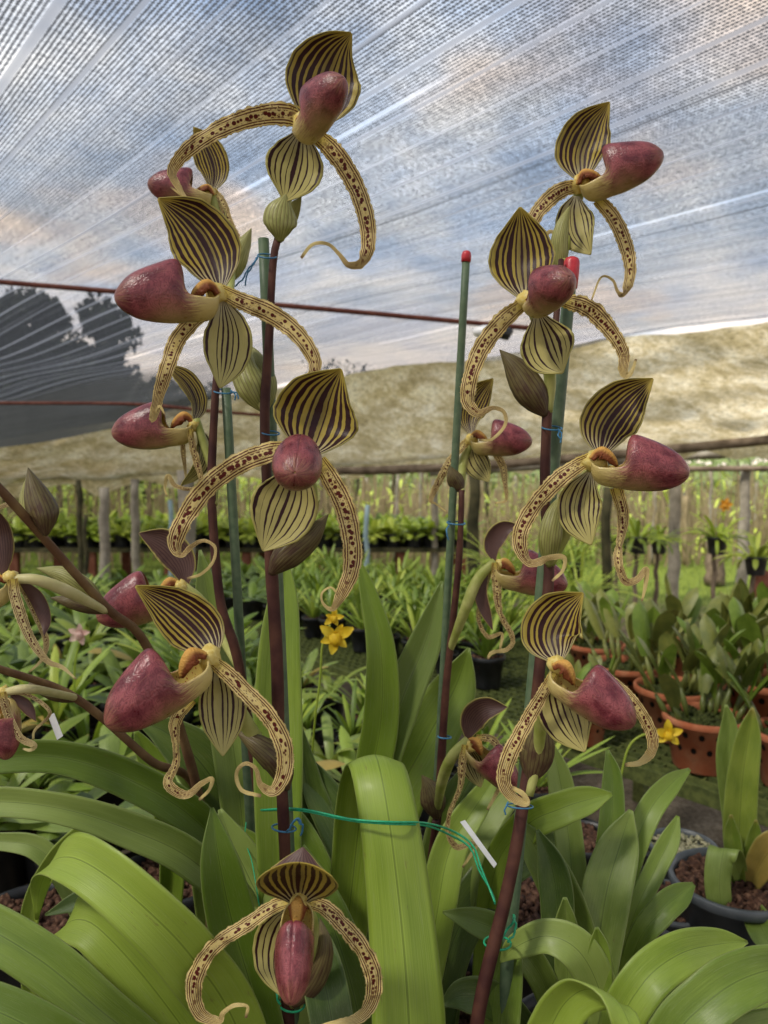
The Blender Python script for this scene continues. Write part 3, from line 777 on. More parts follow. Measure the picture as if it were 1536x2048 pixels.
# F12 right lower
d = .54
f = flower(PB, 'flower low on the right with a hanging deep rose pouch', (1116, 1330, d, 18), [(1112, 1340, d + .008, 12), (1085, 1420, d + .04, 14), (1075, 1520, d + .06, 10), (1058, 1590, .60, 9)])
sepal('dorsal_sepal', f, dz([(1116, 1325, .0), (1104, 1272, .014), (1124, 1226, .014), (1166, 1186, -.002)], d), 122, .42, skew=.82, roll=4)
sepal('lower_sepal', f, dz([(1110, 1345, .004), (1122, 1400, .012), (1142, 1455, .008), (1170, 1504, -.006)], d), 106, .22, SEP_S, SEP_LB)
pouch(f, 1106, 1336, d - .006, 182, (.80, -.42, .42), (.22, .90, .25), 1.0, .92)
petal(f, pz([(1110, 1345, 22), (1080, 1398, 30), (1045, 1458, 36), (1017, 1518, 38), (1008, 1562, 34), (1025, 1594, 24, 0, 20), (1053, 1606, 16), (1046, 1588, 12), (1022, 1574, 9)], d - .002))
petal(f, pz([(1200, 1345, 20, .03), (1240, 1375, 26, .025), (1272, 1412, 28, .02), (1300, 1460, 28, .02), (1305, 1498, 24, .02), (1282, 1524, 15, .02), (1250, 1530, 8, .02)], d))
bract(PB, dz([(1062, 1565, 0), (1072, 1510, -.006), (1078, 1460, -.006), (1068, 1420, 0)], .60), 72, BRACTD)
# F13 small, behind the left stake cane
d = .84
f = flower(PC, 'small flower between the stakes, pouch pointing right', (944, 878, d, 12), [(942, 885, d + .004, 8), (925, 930, d + .006, 9), (924, 985, .82, 6)])
sepal('dorsal_sepal', f, dz([(943, 870, 0), (938, 835, .008), (955, 795, .006), (986, 757, -.006)], d), 60, .36)
sepal('lower_sepal', f, dz([(943, 888, 0), (950, 920, .005), (978, 963, -.004)], d), 52, .25, SEP_S, SEP_LB)
pouch(f, 942, 880, d - .004, 120, (.93, .06, .25), (0, .98, .1), .95, .95)
petal(f, pz([(938, 880, 18), (910, 908, 20), (882, 955, 18), (862, 998, 12), (872, 1008, 4), (895, 1025, 3)], d), rip=.12)
petal(f, pz([(985, 900, 14), (1004, 930, 18), (1010, 965, 12), (1012, 1000, 7), (990, 1006, 4)], d), rip=.12)
bract(PC, dz([(924, 985, 0), (908, 955, -.006), (898, 930, -.003)], .82), 34, BRACTD)
# F14 side on below it
d = .80
f = flower(PC, 'side facing flower behind the right stem, narrow dark sepals', (1000, 1128, d, 11), [(990, 1122, d, 8), (955, 1160, d, 11), (930, 1220, d, 11), (900, 1300, .83, 7)])
sepal('dorsal_sepal', f, dz([(988, 1122, 0), (985, 1090, .002), (1005, 1060, .0), (1038, 1050, -.004)], d), 40, .35, mat=SEP_B, back=SEP_D)
sepal('lower_sepal', f, dz([(976, 1138, 0), (962, 1190, .002), (985, 1260, 0)], d), 26, .3, mat=SEP_B, back=SEP_S)
pouch(f, 992, 1136, d, 142, (.96, -.12, .2), (.05, 1, .1), .95)
petal(f, pz([(990, 1125, 16), (993, 1170, 22), (1000, 1225, 14), (1025, 1275, 12), (1015, 1298, 10), (985, 1305, 9), (975, 1318, 5)], d - .006), rip=.35)
petal(f, pz([(982, 1135, 10), (968, 1180, 14), (957, 1235, 10), (975, 1273, 10), (1003, 1268, 8), (1000, 1300, 5)], d + .004), rip=.3)
# F15 lowest of the back plant
d = .76
f = flower(PC, 'lowest small flower with a dark brown hood, left of the right stem', (938, 1492, d, 12), [(936, 1478, d, 8), (905, 1512, d, 11), (885, 1560, d + .03, 11), (874, 1620, .83, 7)])
sepal('dorsal_sepal', f, dz([(935, 1478, 0), (945, 1440, -.002), (970, 1418, -.01), (1014, 1414, -.016)], d), 52, .5, mat=SEP_B, back=SEP_D)
pouch(f, 938, 1482, d, 128, (.74, -.55, .38), (.35, .8, .45), .95)
sepal('lower_sepal', f, dz([(930, 1490, .006), (945, 1530, .006), (962, 1575, 0)], d), 46, .3, SEP_S, SEP_LB)
petal(f, pz([(930, 1490, 16), (924, 1530, 20), (920, 1575, 12), (900, 1625, 10), (896, 1665, 12), (915, 1694, 14), (955, 1682, 8), (948, 1700, 8), (925, 1735, 5)], d - .008), rip=.3)
petal(f, pz([(952, 1475, 14), (985, 1480, 18), (1010, 1520, 14), (1000, 1570, 10), (975, 1620, 6)], d - .004), rip=.3)
bract(PC, dz([(874, 1640, -.004), (868, 1610, -.010), (858, 1575, -.006), (843, 1550, 0)], .83), 52, BRACTD)
# flowers at the left edge
d = .60
f = flower(PE, 'flower cut by the left edge with long drooping twisted petals', (22, 1155, d, 14), [(22, 1158, d, 9), (75, 1160, d, 11), (140, 1185, d + .02, 12), (212, 1222, .66, 7)], ovmat=OVARYC)
sepal('dorsal_sepal', f, dz([(8, 1150, 0), (2, 1105, 0), (-2, 1065, 0), (-6, 1020, -.01)], d), 52, -.4, mat=SEP_B, back=SEP_D)
sepal('lower_sepal', f, dz([(38, 1160, 0), (72, 1195, .01), (90, 1240, .01), (88, 1272, 0)], d), 30, -.3, mat=SEP_B, back=SEP_S)
pouch(f, 15, 1165, d, 150, (-.85, -.35, .3), (-.3, .9, .1), .95)
petal(f, pz([(25, 1158, 22), (32, 1200, 26), (58, 1270, 22), (92, 1320, 14), (125, 1335, 9), (152, 1358, 4)], d - .01), mat=PALE, rip=.1, hairs=0)
petal(f, pz([(40, 1165, 14), (70, 1230, 12), (92, 1280, 14), (84, 1318, 8), (58, 1345, 4)], d + .01), mat=PALE, rip=.1, hairs=0)
f = flower(PE, 'second flower cut by the left edge, pale petals and small pouch', (4, 1385, d, 12), [(8, 1385, d, 8), (60, 1378, d, 9), (150, 1395, .68, 7)], ovmat=OVARYC)
pouch(f, 6, 1395, d, 120, (.10, -.92, .3), (-.6, .3, .6), .95)
sepal('lower_sepal', f, dz([(20, 1388, 0), (50, 1410, .0), (72, 1442, 0)], d), 24, -.3, mat=SEP_B, back=SEP_S)
petal(f, pz([(4, 1385, 18), (16, 1430, 18), (40, 1475, 16), (68, 1490, 14), (60, 1500, 8), (45, 1497, 4)], d - .01), mat=PALE, rip=.1, hairs=0)
petal(f, pz([(20, 1383, 10), (60, 1392, 10), (100, 1425, 8), (70, 1460, 6), (66, 1480, 5)], d), mat=PALE, rip=.1, hairs=0)
bract(PE, dz([(210, 1222, 0), (170, 1180, -.01), (125, 1150, -.01), (72, 1136, 0)], .66), 44, BRACT)
bract(PE, dz([(212, 1226, 0), (165, 1212, -.01), (125, 1200, -.01), (100, 1195, 0)], .66), 26, BRACTD)
bract(PE, dz([(150, 1402, 0), (110, 1385, -.01), (75, 1370, -.01), (50, 1372, 0)], .68), 34, BRACTD)
b = bract(PE, dz([(92, 1072, -.004), (88, 1030, -.012), (72, 985, -.008), (56, 935, 0)], .61), 62, BRACTD, cup=.9); b.name = 'flower_bud'
bract(PE, dz([(90, 1072, -.002), (70, 1030, -.008), (58, 990, -.004), (55, 950, 0)], .615), 50, BRACT, cup=.9)
petal(f, pz([(60, 1032, 12), (30, 1008, 14), (0, 1015, 10), (-20, 1030, 6)], .61), mat=PALE, rip=0, hairs=0)
# ---------------------------------------------------------------- near leaves
SPR = [(0, .5), (.2, .8), (.5, 1), (.75, .95), (.9, .7), (.97, .4), (1, .05)]
def leaf(plant, pts, mat, side=None, cup=.10, fold=.22, roll=0, rip=.05):
    P = prow([(p[0], p[1], p[2], p[3] * (.84 if p[3] > 60 else .95), (p[4] if len(p) > 4 else 0) + roll) for p in pts])
    o = ribbon('leaf', P, mat, plant, n=56, m=12, cup=cup, fold=fold, side=side, rip=rip, ripf=7)
    md = o.modifiers.new('thickness', 'SOLIDIFY'); md.thickness = .0012; md.offset = -1
    return o
SD = tuple(RT); SDL = tuple(C2((.64, .77, 0)))
leaf(PA, [(560, 2300, .60, 60), (470, 2050, .55, 134), (380, 1915, .52, 148), (290, 1822, .51, 146), (205, 1750, .52, 132), (140, 1714, .54, 112), (100, 1722, .565, 74), (80, 1768, .58, 38), (74, 1838, .585, 4)], LEAF1, fold=.12, side=SDL)
leaf(PA, [(540, 2330, .58, 60), (420, 2140, .55, 112), (315, 1995, .53, 124), (225, 1890, .53, 122), (165, 1840, .545, 108), (122, 1852, .57, 92), (108, 1930, .59, 70), (122, 2030, .60, 8)], LEAF1, fold=.15, side=SDL)
leaf(PA, [(500, 2330, .56, 70), (330, 2130, .52, 90), (200, 2020, .50, 105), (80, 1920, .50, 110), (-60, 1840, .51, 100), (-200, 1800, .53, 60)], LEAF2, fold=.25)
leaf(PA, [(480, 2380, .52, 70), (280, 2210, .48, 100), (120, 2090, .46, 115), (-40, 2010, .46, 105), (-200, 1980, .48, 60)], LEAF2)
leaf(PA, [(640, 2300, .68, 60), (695, 1850, .70, 96), (722, 1620, .69, 120), (742, 1528, .66, 126), (756, 1530, .62, 128), (778, 1640, .59, 138), (798, 1800, .575, 152), (812, 1950, .56, 165), (820, 2100, .55, 170), (822, 2260, .54, 100), (822, 2340, .54, 4)], LEAF1, side=SD, cup=.24, fold=.10)
leaf(PA, [(575, 2250, .64, 50), (560, 1800, .66, 96), (556, 1500, .68, 116), (558, 1320, .69, 100), (566, 1200, .70, 60), (572, 1112, .71, 4)], LEAF1, fold=.3)
leaf(PD, [(520, 2050, .75, 50), (480, 1600, .77, 92), (448, 1380, .78, 96), (420, 1220, .79, 70), (400, 1100, .80, 4)], LEAF3, fold=.3)
leaf(PC, [(700, 2100, .84, 60), (735, 1620, .84, 84), (762, 1440, .84, 84), (762, 1300, .84, 68), (738, 1190, .85, 36), (712, 1106, .86, 3)], LEAF1, fold=.3)
leaf(PC, [(680, 2100, .84, 60), (740, 1600, .84, 100), (800, 1410, .85, 92), (852, 1280, .86, 74), (884, 1162, .87, 4)], LEAF3, fold=.3)
leaf(PA, [(700, 2100, .90, 60), (775, 1660, .91, 124), (848, 1490, .91, 134), (908, 1380, .92, 106), (938, 1296, .92, 4)], LEAF2, fold=.3)
leaf(PA, [(580, 2250, .58, 60), (510, 2000, .59, 104), (466, 1850, .59, 112), (438, 1720, .59, 86), (424, 1616, .60, 5)], LEAF2, fold=.35)
leaf(PA, [(600, 2200, .66, 50), (500, 1850, .65, 78), (390, 1725, .62, 82), (260, 1660, .60, 78), (110, 1615, .58, 66), (-50, 1605, .57, 54), (-220, 1640, .56, 4)], LEAF3, fold=.35)
leaf(PD, [(560, 2050, .76, 40), (480, 1760, .74, 74), (390, 1640, .72, 84), (260, 1560, .70, 84), (120, 1515, .68, 74), (-20, 1520, .66, 56), (-150, 1560, .64, 4)], LEAF2, fold=.3)
leaf(PD, [(600, 2080, .80, 70), (510, 1720, .79, 116), (420, 1550, .78, 126), (340, 1470, .78, 80), (270, 1440, .78, 4)], LEAF4, fold=.25)
leaf(PA, [(680, 2200, .70, 80), (650, 1870, .71, 116), (610, 1720, .73, 106), (560, 1620, .75, 66), (515, 1560, .76, 4)], LEAF2, fold=.25)
leaf(PD, [(660, 2100, .80, 70), (640, 1700, .82, 90), (612, 1560, .83, 70), (590, 1420, .84, 4)], LEAF4, fold=.25)
leaf(PA, [(620, 2250, .62, 60), (560, 1900, .64, 96), (500, 1760, .66, 104), (462, 1680, .67, 70), (440, 1618, .68, 6)], LEAF3, fold=.25)
leaf(PA, [(770, 2300, .60, 60), (710, 2000, .62, 106), (665, 1850, .64, 94), (625, 1750, .66, 50), (606, 1690, .67, 4)], LEAF2, fold=.28)
leaf(PA, [(690, 2250, .56, 70), (665, 2050, .57, 100), (640, 1930, .59, 96), (610, 1850, .61, 60), (598, 1800, .62, 4)], LEAF4, fold=.28)
leaf(PC, [(880, 2200, .74, 60), (800, 1900, .76, 120), (720, 1720, .80, 120), (640, 1580, .83, 80), (600, 1500, .85, 4)], LEAF4, fold=.2)
leaf(PC, [(880, 2100, .80, 60), (905, 1800, .82, 110), (960, 1640, .84, 110), (1030, 1560, .86, 70), (1075, 1520, .88, 4)], LEAF3, fold=.2)
leaf(PC, [(860, 2150, .78, 60), (900, 1900, .80, 100), (980, 1760, .82, 100), (1060, 1700, .84, 90), (1150, 1680, .86, 6)], LEAF4, fold=.2)
leaf(PC, [(860, 2150, .80, 60), (880, 1750, .84, 100), (920, 1600, .86, 90), (985, 1490, .88, 6)], LEAF4, fold=.2)
leaf(PA, [(520, 2250, .66, 60), (430, 2060, .66, 110), (330, 1960, .66, 100), (230, 1930, .66, 80), (140, 1960, .66, 5)], LEAF4, fold=.2)
leaf(PD, [(520, 2100, .78, 60), (400, 1900, .78, 70), (300, 1830, .78, 70), (180, 1800, .78, 50), (90, 1830, .78, 4)], LEAF4, fold=.2)

leaf(PB, [(985, 2250, .62, 70), (1000, 2050, .63, 90), (1015, 1920, .64, 70), (1028, 1840, .65, 4)], LEAF2, fold=.3)
PF = empty('potted_orchid', W(1180, 2130, .72), 'flowerless orchid at lower right with a tall upright grey green leaf among low ones', 'orchid plant')
leaf(PF, [(1180, 2130, .72, 50), (1190, 1950, .74, 96), (1212, 1790, .76, 112), (1240, 1690, .78, 88), (1262, 1620, .79, 8)], LEAF3, fold=.28)
leaf(PF, [(1190, 2130, .72, 50), (1165, 1920, .74, 88), (1118, 1780, .75, 92), (1068, 1690, .76, 60), (1035, 1640, .77, 6)], LEAF3, fold=.28)
leaf(PF, [(1100, 2050, .72, 50), (1115, 1850, .73, 76), (1105, 1740, .74, 70), (1075, 1660, .75, 6)], LEAF4, fold=.28)
leaf(PF, [(960, 2050, .82, 40), (985, 1760, .80, 54), (1050, 1655, .77, 78), (1120, 1618, .75, 76), (1180, 1598, .75, 52), (1224, 1588, .75, 6)], LEAF1, fold=.2)
leaf(PF, [(1130, 2120, .70, 40), (1085, 1960, .66, 64), (1010, 1872, .66, 66), (950, 1842, .66, 52), (885, 1824, .67, 3)], LEAF3, fold=.2)
leaf(PF, [(1230, 2150, .60, 60), (1205, 2000, .60, 84), (1160, 1905, .60, 92), (1095, 1872, .61, 74), (1030, 1895, .62, 46), (1000, 1925, .63, 3)], LEAF3, fold=.14)
leaf(PF, [(1200, 2140, .60, 44), (1200, 1980, .60, 50), (1198, 1900, .60, 44), (1194, 1856, .60, 5)], LEAF2, fold=.3)
leaf(PF, [(1135, 2140, .66, 44), (1135, 1930, .66, 52), (1132, 1850, .66, 46), (1130, 1796, .66, 6)], LEAF3, fold=.3)
leaf(PF, [(1220, 2100, .80, 30), (1270, 1900, .78, 44), (1320, 1825, .78, 54), (1360, 1790, .79, 46), (1388, 1768, .80, 8)], LEAF2, fold=.25)
leaf(PF, [(1220, 2050, .82, 30), (1262, 1850, .82, 40), (1310, 1740, .84, 42), (1340, 1680, .85, 38), (1356, 1632, .86, 6)], LEAF2, fold=.25)
leaf(PF, [(1080, 2100, .68, 60), (1000, 2010, .64, 80), (930, 1990, .62, 70), (880, 2010, .62, 5)], LEAF4, fold=.2)
leaf(PA, [(560, 2250, .62, 50), (430, 1990, .62, 70), (330, 1850, .62, 84), (260, 1760, .63, 60), (220, 1700, .64, 5)], LEAF2, fold=.3)
leaf(PA, [(700, 2250, .68, 50), (640, 1900, .69, 80), (560, 1760, .70, 84), (500, 1690, .71, 50), (470, 1650, .72, 5)], LEAF1, fold=.3)
leaf(PC, [(820, 2150, .74, 50), (870, 1850, .76, 84), (900, 1700, .78, 80), (960, 1600, .80, 50), (1000, 1540, .82, 5)], LEAF1, fold=.3)
leaf(PF, [(1180, 2100, .76, 40), (1150, 1850, .78, 60), (1140, 1700, .80, 66), (1120, 1560, .82, 50), (1100, 1480, .83, 5)], LEAF3, fold=.3)
leaf(PF, [(1190, 2100, .78, 40), (1190, 1850, .80, 50), (1220, 1680, .82, 52), (1225, 1560, .84, 40), (1215, 1500, .85, 5)], LEAF2, fold=.3)
leaf(PF, [(1190, 2100, .82, 40), (1240, 1800, .84, 46), (1290, 1640, .86, 50), (1340, 1570, .88, 40), (1380, 1538, .9, 6)], LEAF2, fold=.3)
PG = empty('potted_orchid', W(1260, 2400, .50), 'flowerless orchid in the bottom right corner with wide arching bright leaves', 'orchid plant')
leaf(PG, [(1220, 2350, .50, 60), (1235, 2080, .50, 94), (1285, 1968, .50, 100), (1360, 1908, .51, 94), (1440, 1888, .53, 60), (1496, 1884, .54, 5)], LEAF1, fold=.16)
leaf(PG, [(1250, 2380, .47, 60), (1330, 2110, .46, 110), (1420, 2000, .46, 116), (1520, 1945, .47, 110), (1640, 1930, .50, 60)], LEAF2, fold=.2)
leaf(PG, [(1120, 2350, .52, 80), (1080, 2150, .51, 100), (1112, 2040, .50, 104), (1160, 1990, .49, 100), (1212, 2000, .475, 90), (1252, 2045, .465, 70), (1280, 2110, .46, 8)], LEAF1, fold=.25, side=tuple(C2((.80, -.55, .2))))
leaf(PE, [(60, 2000, .84, 30), (60, 1830, .84, 36), (110, 1720, .83, 38), (180, 1650, .83, 30), (230, 1610, .84, 4)], LEAF1, fold=.3)
leaf(PE, [(330, 1950, .84, 40), (345, 1700, .84, 52), (320, 1560, .84, 60), (290, 1500, .84, 40), (270, 1460, .84, 5)], LEAF1, fold=.3)
leaf(PE, [(200, 1960, .86, 30), (150, 1800, .85, 40), (80, 1700, .85, 44), (-20, 1680, .85, 30)], LEAF3, fold=.3)
leaf(PE, [(420, 1900, .84, 40), (400, 1640, .84, 50), (440, 1500, .84, 52), (500, 1420, .84, 6)], LEAF3, fold=.3)
leaf(PG, [(1300, 2380, .48, 60), (1440, 2130, .46, 100), (1560, 2060, .46, 90), (1680, 2050, .46, 8)], LEAF3, fold=.2)
leaf(PG, [(1250, 2330, .56, 60), (1350, 2010, .57, 80), (1420, 1940, .58, 76), (1502, 1912, .59, 6)], LEAF4, fold=.2)
leaf(PG, [(1250, 2330, .53, 60), (1330, 2080, .53, 90), (1440, 2030, .53, 90), (1560, 1990, .54, 6)], LEAF2, fold=.2)
# ---------------------------------------------------------------- stakes, caps, wires
def stake(top, bot, r, label, cap=None, group=None):
    a, b = W(*top), W(*bot)
    rm = r * top[2] / F
    t = empty('stake', b, label, 'stake', group)
    n = 14
    MB().tube([b + (a - b) * (i / n) for i in range(n + 1)], rm, 14, wob=.03).build('cane', STAKE, t)
    if cap:
        D = (a - b).normalized(); L = cap * top[2] / F
        pr = [(-L, 1.18), (-L * .5, 1.26), (-.002, 1.22), (.001, 1.02), (.0022, .6)]
        m = MB().tube([a + D * z for z, _ in pr], [rm * k for _, k in pr], 14)
        m.build('cap', REDCAP, t)
stake((527, 478, .62), (600, 2200, .64), 11, 'green coated stake beside the tallest central flower stem')
stake((452, 776, .705), (528, 2150, .74), 9.5, 'thin green coated stake on the left, behind the arching petal')
stake((1144, 520, .645), (985, 2250, .64), 13, 'green coated stake with a red cap tied to the right flower stem', 56)
stake((933, 506, .80), (850, 2000, .88), 8, 'slim green coated stake with a small red cap standing free of flowers at its top', 18)
def tie(name, c, rx, ry, tail, mat, label, cat, r=1.6, tilt=(0, .25)):
    x, y, d = c; P = []
    for k in range(27):
        a = 2 * math.pi * k / 26
        P.append(W(x + rx * math.cos(a), y + ry * math.sin(a) + tilt[1] * rx * math.cos(a) * .3, d - rx * d / F * 1.2 * math.sin(a)))
    mb = MB().tube(P, r * d / F, 6)
    for tl in tail:
        q = cr([list(W(*p)) for p in tl], 24)
        mb.tube([Vector(z) + Vector((noise.noise(Vector(z) * 300) * .0012, 0, noise.noise(Vector(z) * 290 + Vector((5, 0, 0))) * .0012)) for z in q], r * d / F, 6)
    o = mb.build(name, mat); tag(o, label, cat)
tie('wire_tie', (534, 512, .60), 19, 4, [[(516, 512, .60), (508, 528, .592), (494, 542, .59), (484, 560, .59), (470, 572, .592)], [(514, 514, .60), (502, 535, .594), (494, 552, .592), (490, 572, .594)]], BLUEW, 'blue wire tie with long twisted ends just under the topmost central flower', 'wire tie')
tie('wire_tie', (541, 866, .60), 18, 4, [], BLUEW, 'plain blue wire ring beside the top sepal of the central flower', 'wire tie')
tie('wire_tie', (446, 783, .70), 19, 4, [[(462, 780, .70), (470, 790, .69), (468, 800, .69)], [(462, 783, .69), (474, 788, .69), (478, 798, .69)]], BLUEW, 'blue wire tie at the top of the thin left stake', 'wire tie')
tie('wire_tie', (1104, 856, .62), 20, 4, [[(1116, 858, .61), (1124, 868, .605), (1120, 886, .605)], [(1118, 860, .61), (1116, 872, .605), (1124, 884, .605)]], BLUEW, 'dark blue wire tie on the right stem below the brown bract', 'wire tie')
tie('wire_tie', (912, 1046, .815), 18, 3, [[(898, 1050, .81), (893, 1062, .80), (897, 1080, .80)]], BLUEW, 'blue wire tie on the slim stake under the small flower', 'wire tie')
tie('wire_tie', (889, 1474, .835), 13, 3, [], BLUEW, 'small blue wire ring low on the slim dark stem', 'wire tie')
tie('wire_tie', (568, 1656, .60), 24, 8, [[(574, 1664, .585), (584, 1648, .58), (594, 1636, .58), (604, 1648, .58), (602, 1672, .585)], [(576, 1662, .585), (592, 1640, .582), (606, 1652, .58)]], BLUEW, 'bright blue wire tie round the central stem above the lowest flower', 'wire tie', 1.9)
tie('wire_tie', (1040, 1612, .60), 26, 5, [[(1016, 1606, .59), (1010, 1618, .585), (1010, 1630, .585)]], BLUEW, 'blue wire tie on the right stem beside a curled petal end', 'wire tie')
tie('string_tie', (995, 1886, .605), 27, 14, [[(1000, 1884, .59), (1014, 1862, .60), (1026, 1842, .60), (1028, 1830, .61)], [(1016, 1884, .59), (1030, 1862, .60), (1030, 1832, .61)]], GREENW, 'green string loop round the right stem and its stake', 'string', 2.2)
tie('string_tie', (583, 2008, .60), 26, 16, [[(560, 2010, .59), (554, 1990, .59), (556, 1975, .60)]], GREENW, 'green string loop at the foot of the central stem', 'string', 2.2)
q = cr([list(W(*p)) for p in [(522, 1620, .66), (600, 1618, .60), (700, 1638, .585), (780, 1644, .575), (850, 1646, .60), (905, 1662, .64), (945, 1690, .64), (962, 1735, .63), (980, 1780, .62), (990, 1805, .61)]], 50)
q2 = cr([list(W(*p)) for p in [(524, 1621, .661), (600, 1621, .601), (700, 1641, .586), (780, 1648, .576), (850, 1651, .601), (900, 1670, .641), (940, 1695, .641), (958, 1740, .631), (984, 1785, .621), (990, 1808, .611)]], 50)
tag(MB().tube(q, .0009, 6).tube(q2, .0009, 6).build('string', GREENW), 'bright green string stretched from the centre leaves to the right stem', 'string')
q = cr([list(W(*p)) for p in [(492, 1645, .70), (490, 1680, .68), (503, 1720, .66), (512, 1770, .64), (520, 1820, .64)]], 24)
tag(MB().tube(q, .0005, 6).build('string', GREENW), 'thin loose green string hanging left of the central stem', 'string')
def label_tag(P, name, label):
    V = [W(*p) for p in P]; n = (V[1] - V[0]).cross(V[3] - V[0]).normalized() * .0004
    o = mesh(name, V + [v + n for v in V], [(0, 1, 2, 3), (7, 6, 5, 4), (0, 4, 5, 1), (1, 5, 6, 2), (2, 6, 7, 3), (3, 7, 4, 0)], WHITEP, None, None, False)
    tag(o, label, 'plant label')
label_tag([(920, 1644, .66), (930, 1640, .66), (994, 1728, .65), (988, 1736, .65)], 'plant_label', 'blank white strip label hanging left of the right stem')
label_tag([(96, 1432, .66), (108, 1426, .66), (126, 1472, .66), (114, 1480, .66)], 'plant_label', 'blank white tag hanging near the left edge flowers')
# ---------------------------------------------------------------- foliage in plants
def fol_leaf(mb, base, az, L, w, el, droop, fold=.25, n=9, m=4, tw=0):
    D = Vector((math.cos(az), math.sin(az), 0)); sd = Vector((-math.sin(az), math.cos(az), 0)); P = []
    for k in range(n):
        t = k / (n - 1)
        e = el - droop * t
        if k == 0: p = Vector(base)
        else: p = p + (D * math.cos(e) + Vector((0, 0, 1)) * math.sin(e)) * (L / (n - 1))
        P.append([p.x, p.y, p.z, w * lerp_table(SPR, t), tw * t])
    ribbon('x', P, None, None, n=n + 3, m=m, cup=.1, fold=fold, side=sd, mb=mb)
def add_m(mb, fn, m):
    b = len(mb.F); fn(); mb.M[b:] = [m] * (len(mb.F) - b)
def rosette(name, parent_loc, mats, n, L, w, el=(.5, 1.3), droop=(.4, 1.4), r0=.01, z0=0, seed=0, jit=.3, fold=.25):
    rnd = random.Random(seed); mb = MB()
    for i in range(n):
        az = i * 2.4 + rnd.uniform(-jit, jit)
        b = (math.cos(az) * r0 * rnd.random(), math.sin(az) * r0 * rnd.random(), z0)
        l = L * rnd.uniform(.6, 1.1)
        add_m(mb, lambda: fol_leaf(mb, b, az, l, w * rnd.uniform(.75, 1.15), rnd.uniform(*el), rnd.uniform(*droop), fold), rnd.randrange(len(mats)))
    return mb
def local(name, mb, mats, root):
    me = bpy.data.meshes.new(name); me.from_pydata([tuple(v) for v in mb.V], [], mb.F)
    if not isinstance(mats, (list, tuple)): mats = [mats]
    for m in mats: me.materials.append(m)
    ul = me.uv_layers.new(name='UVMap')
    for lp in me.loops: ul.data[lp.index].uv = mb.U[lp.vertex_index]
    me.polygons.foreach_set('use_smooth', [True] * len(me.polygons))
    for p, k in zip(me.polygons, mb.M): p.material_index = k
    o = bpy.data.objects.new(name, me); col.objects.link(o); o.parent = root; return o
POTPROF = lambda r, h: [(.001, 0), (r * .74, 0), (r * .76, .003), (r * .95, h * .86), (r * 1.03, h * .87), (r * 1.05, h * .9), (r * 1.05, h * .99), (r * 1.03, h), (r * .97, h), (r * .95, h * .88), (r * .93, h * .8)]
def chips(r, z, n, size, seed=1):
    rnd = random.Random(seed); mb = MB(); k = 20; V = [(0, 0, z)]; Fs = []
    for ring in range(1, 5):
        for j in range(k):
            a = 2 * math.pi * j / k; rr = r * ring / 4
            V.append((rr * math.cos(a), rr * math.sin(a), z - (.008 if ring == 4 else 0) + .01 * noise.noise(Vector((a * 2, ring, seed)))))
    for j in range(k): Fs.append((0, 1 + j, 1 + (j + 1) % k))
    for ring in range(3):
        for j in range(k):
            a = 1 + ring * k; Fs.append((a + j, a + k + j, a + k + (j + 1) % k, a + (j + 1) % k))
    mb.add(V, Fs)
    for _ in range(n):
        a = rnd.random() * 6.28; rr = r * math.sqrt(rnd.random()) * .95
        X = Vector((rnd.gauss(0, 1), rnd.gauss(0, 1), rnd.gauss(0, .5))).normalized(); Y = X.orthogonal().normalized(); Z = X.cross(Y)
        s = size * rnd.uniform(.5, 1.3)
        mb.box((rr * math.cos(a), rr * math.sin(a), z + rnd.random() * .006), (s * 1.4, s * rnd.uniform(.4, 1), s * .5), X, Y, Z)
    return mb
def pot(root, r, h, mat, fill=BARK, nch=60, size=.012, seed=1):
    p = local('pot', MB().lathe((0, 0, 0), POTPROF(r, h), 40), mat, root)
    if fill: local('potting_mix', chips(r * .93, h * .88, nch, size, seed), fill, root)
    return p
def copy_tree(o, loc, rz, s, label=None, group=None):
    c = o.copy(); col.objects.link(c); c.location = loc; c.rotation_euler = (0, 0, rz); c.scale = (s, s, s)
    if label: c['label'] = label
    if group: c['group'] = group
    for ch in o.children:
        k = ch.copy(); col.objects.link(k); k.parent = c
    return c
ES = Vector((math.cos(AZ), math.sin(AZ), 0)); EA = Vector((-math.sin(AZ), math.cos(AZ), 0))
def SA(s, a, z=0): return ES * s + EA * a + Vector((0, 0, z))
def px(p): v = p - CAM; return 768 + F * v.x / max(.01, v.y)
ZB = .70
# benches
def bench(label, s0, s1, a0, a1, z, mat, step, leg=WOODD):
    t = empty('bench', SA((s0 + s1) / 2, (a0 + a1) / 2, 0), label, 'bench')
    mb = MB(); k = s0
    while k <= s1 + 1e-6:
        mb.box(SA(k, (a0 + a1) / 2, z - .008), (.005, a1 - a0, .016), ES, EA); k += step
    k = a0
    while k <= a1 + 1e-6:
        mb.box(SA((s0 + s1) / 2, k, z - .011), (s1 - s0, .005, .014), ES, EA); k += step
    mb.build('grating', mat, t, False)
    fr = MB()
    for s in (s0, s1): fr.box(SA(s, (a0 + a1) / 2, z - .034), (.035, a1 - a0 + .03, .04), ES, EA)
    a = a0
    while a < a1: fr.box(SA((s0 + s1) / 2, a, z - .045), (s1 - s0 - .04, .04, .04), ES, EA); a += 1.0
    fr.build('frame', leg, t, False)
    a = a0 + .2
    while a < a1:
        for s in (s0 + .08, s1 - .08):
            MB().box(SA(s, a, (z - .067) / 2), (.05, .05, z - .067), ES, EA).build('leg', leg, t, False)
        a += 1.5
bench('long black grating bench that carries the near potted orchids', -.9, 1.36, -.6, 4.15, ZB, GRIDB, .045)
bench('bench of mossy green grating under the terracotta pots', 1.77, 3.0, -1.6, 4.3, ZB - .02, GRID, .036, GRID)
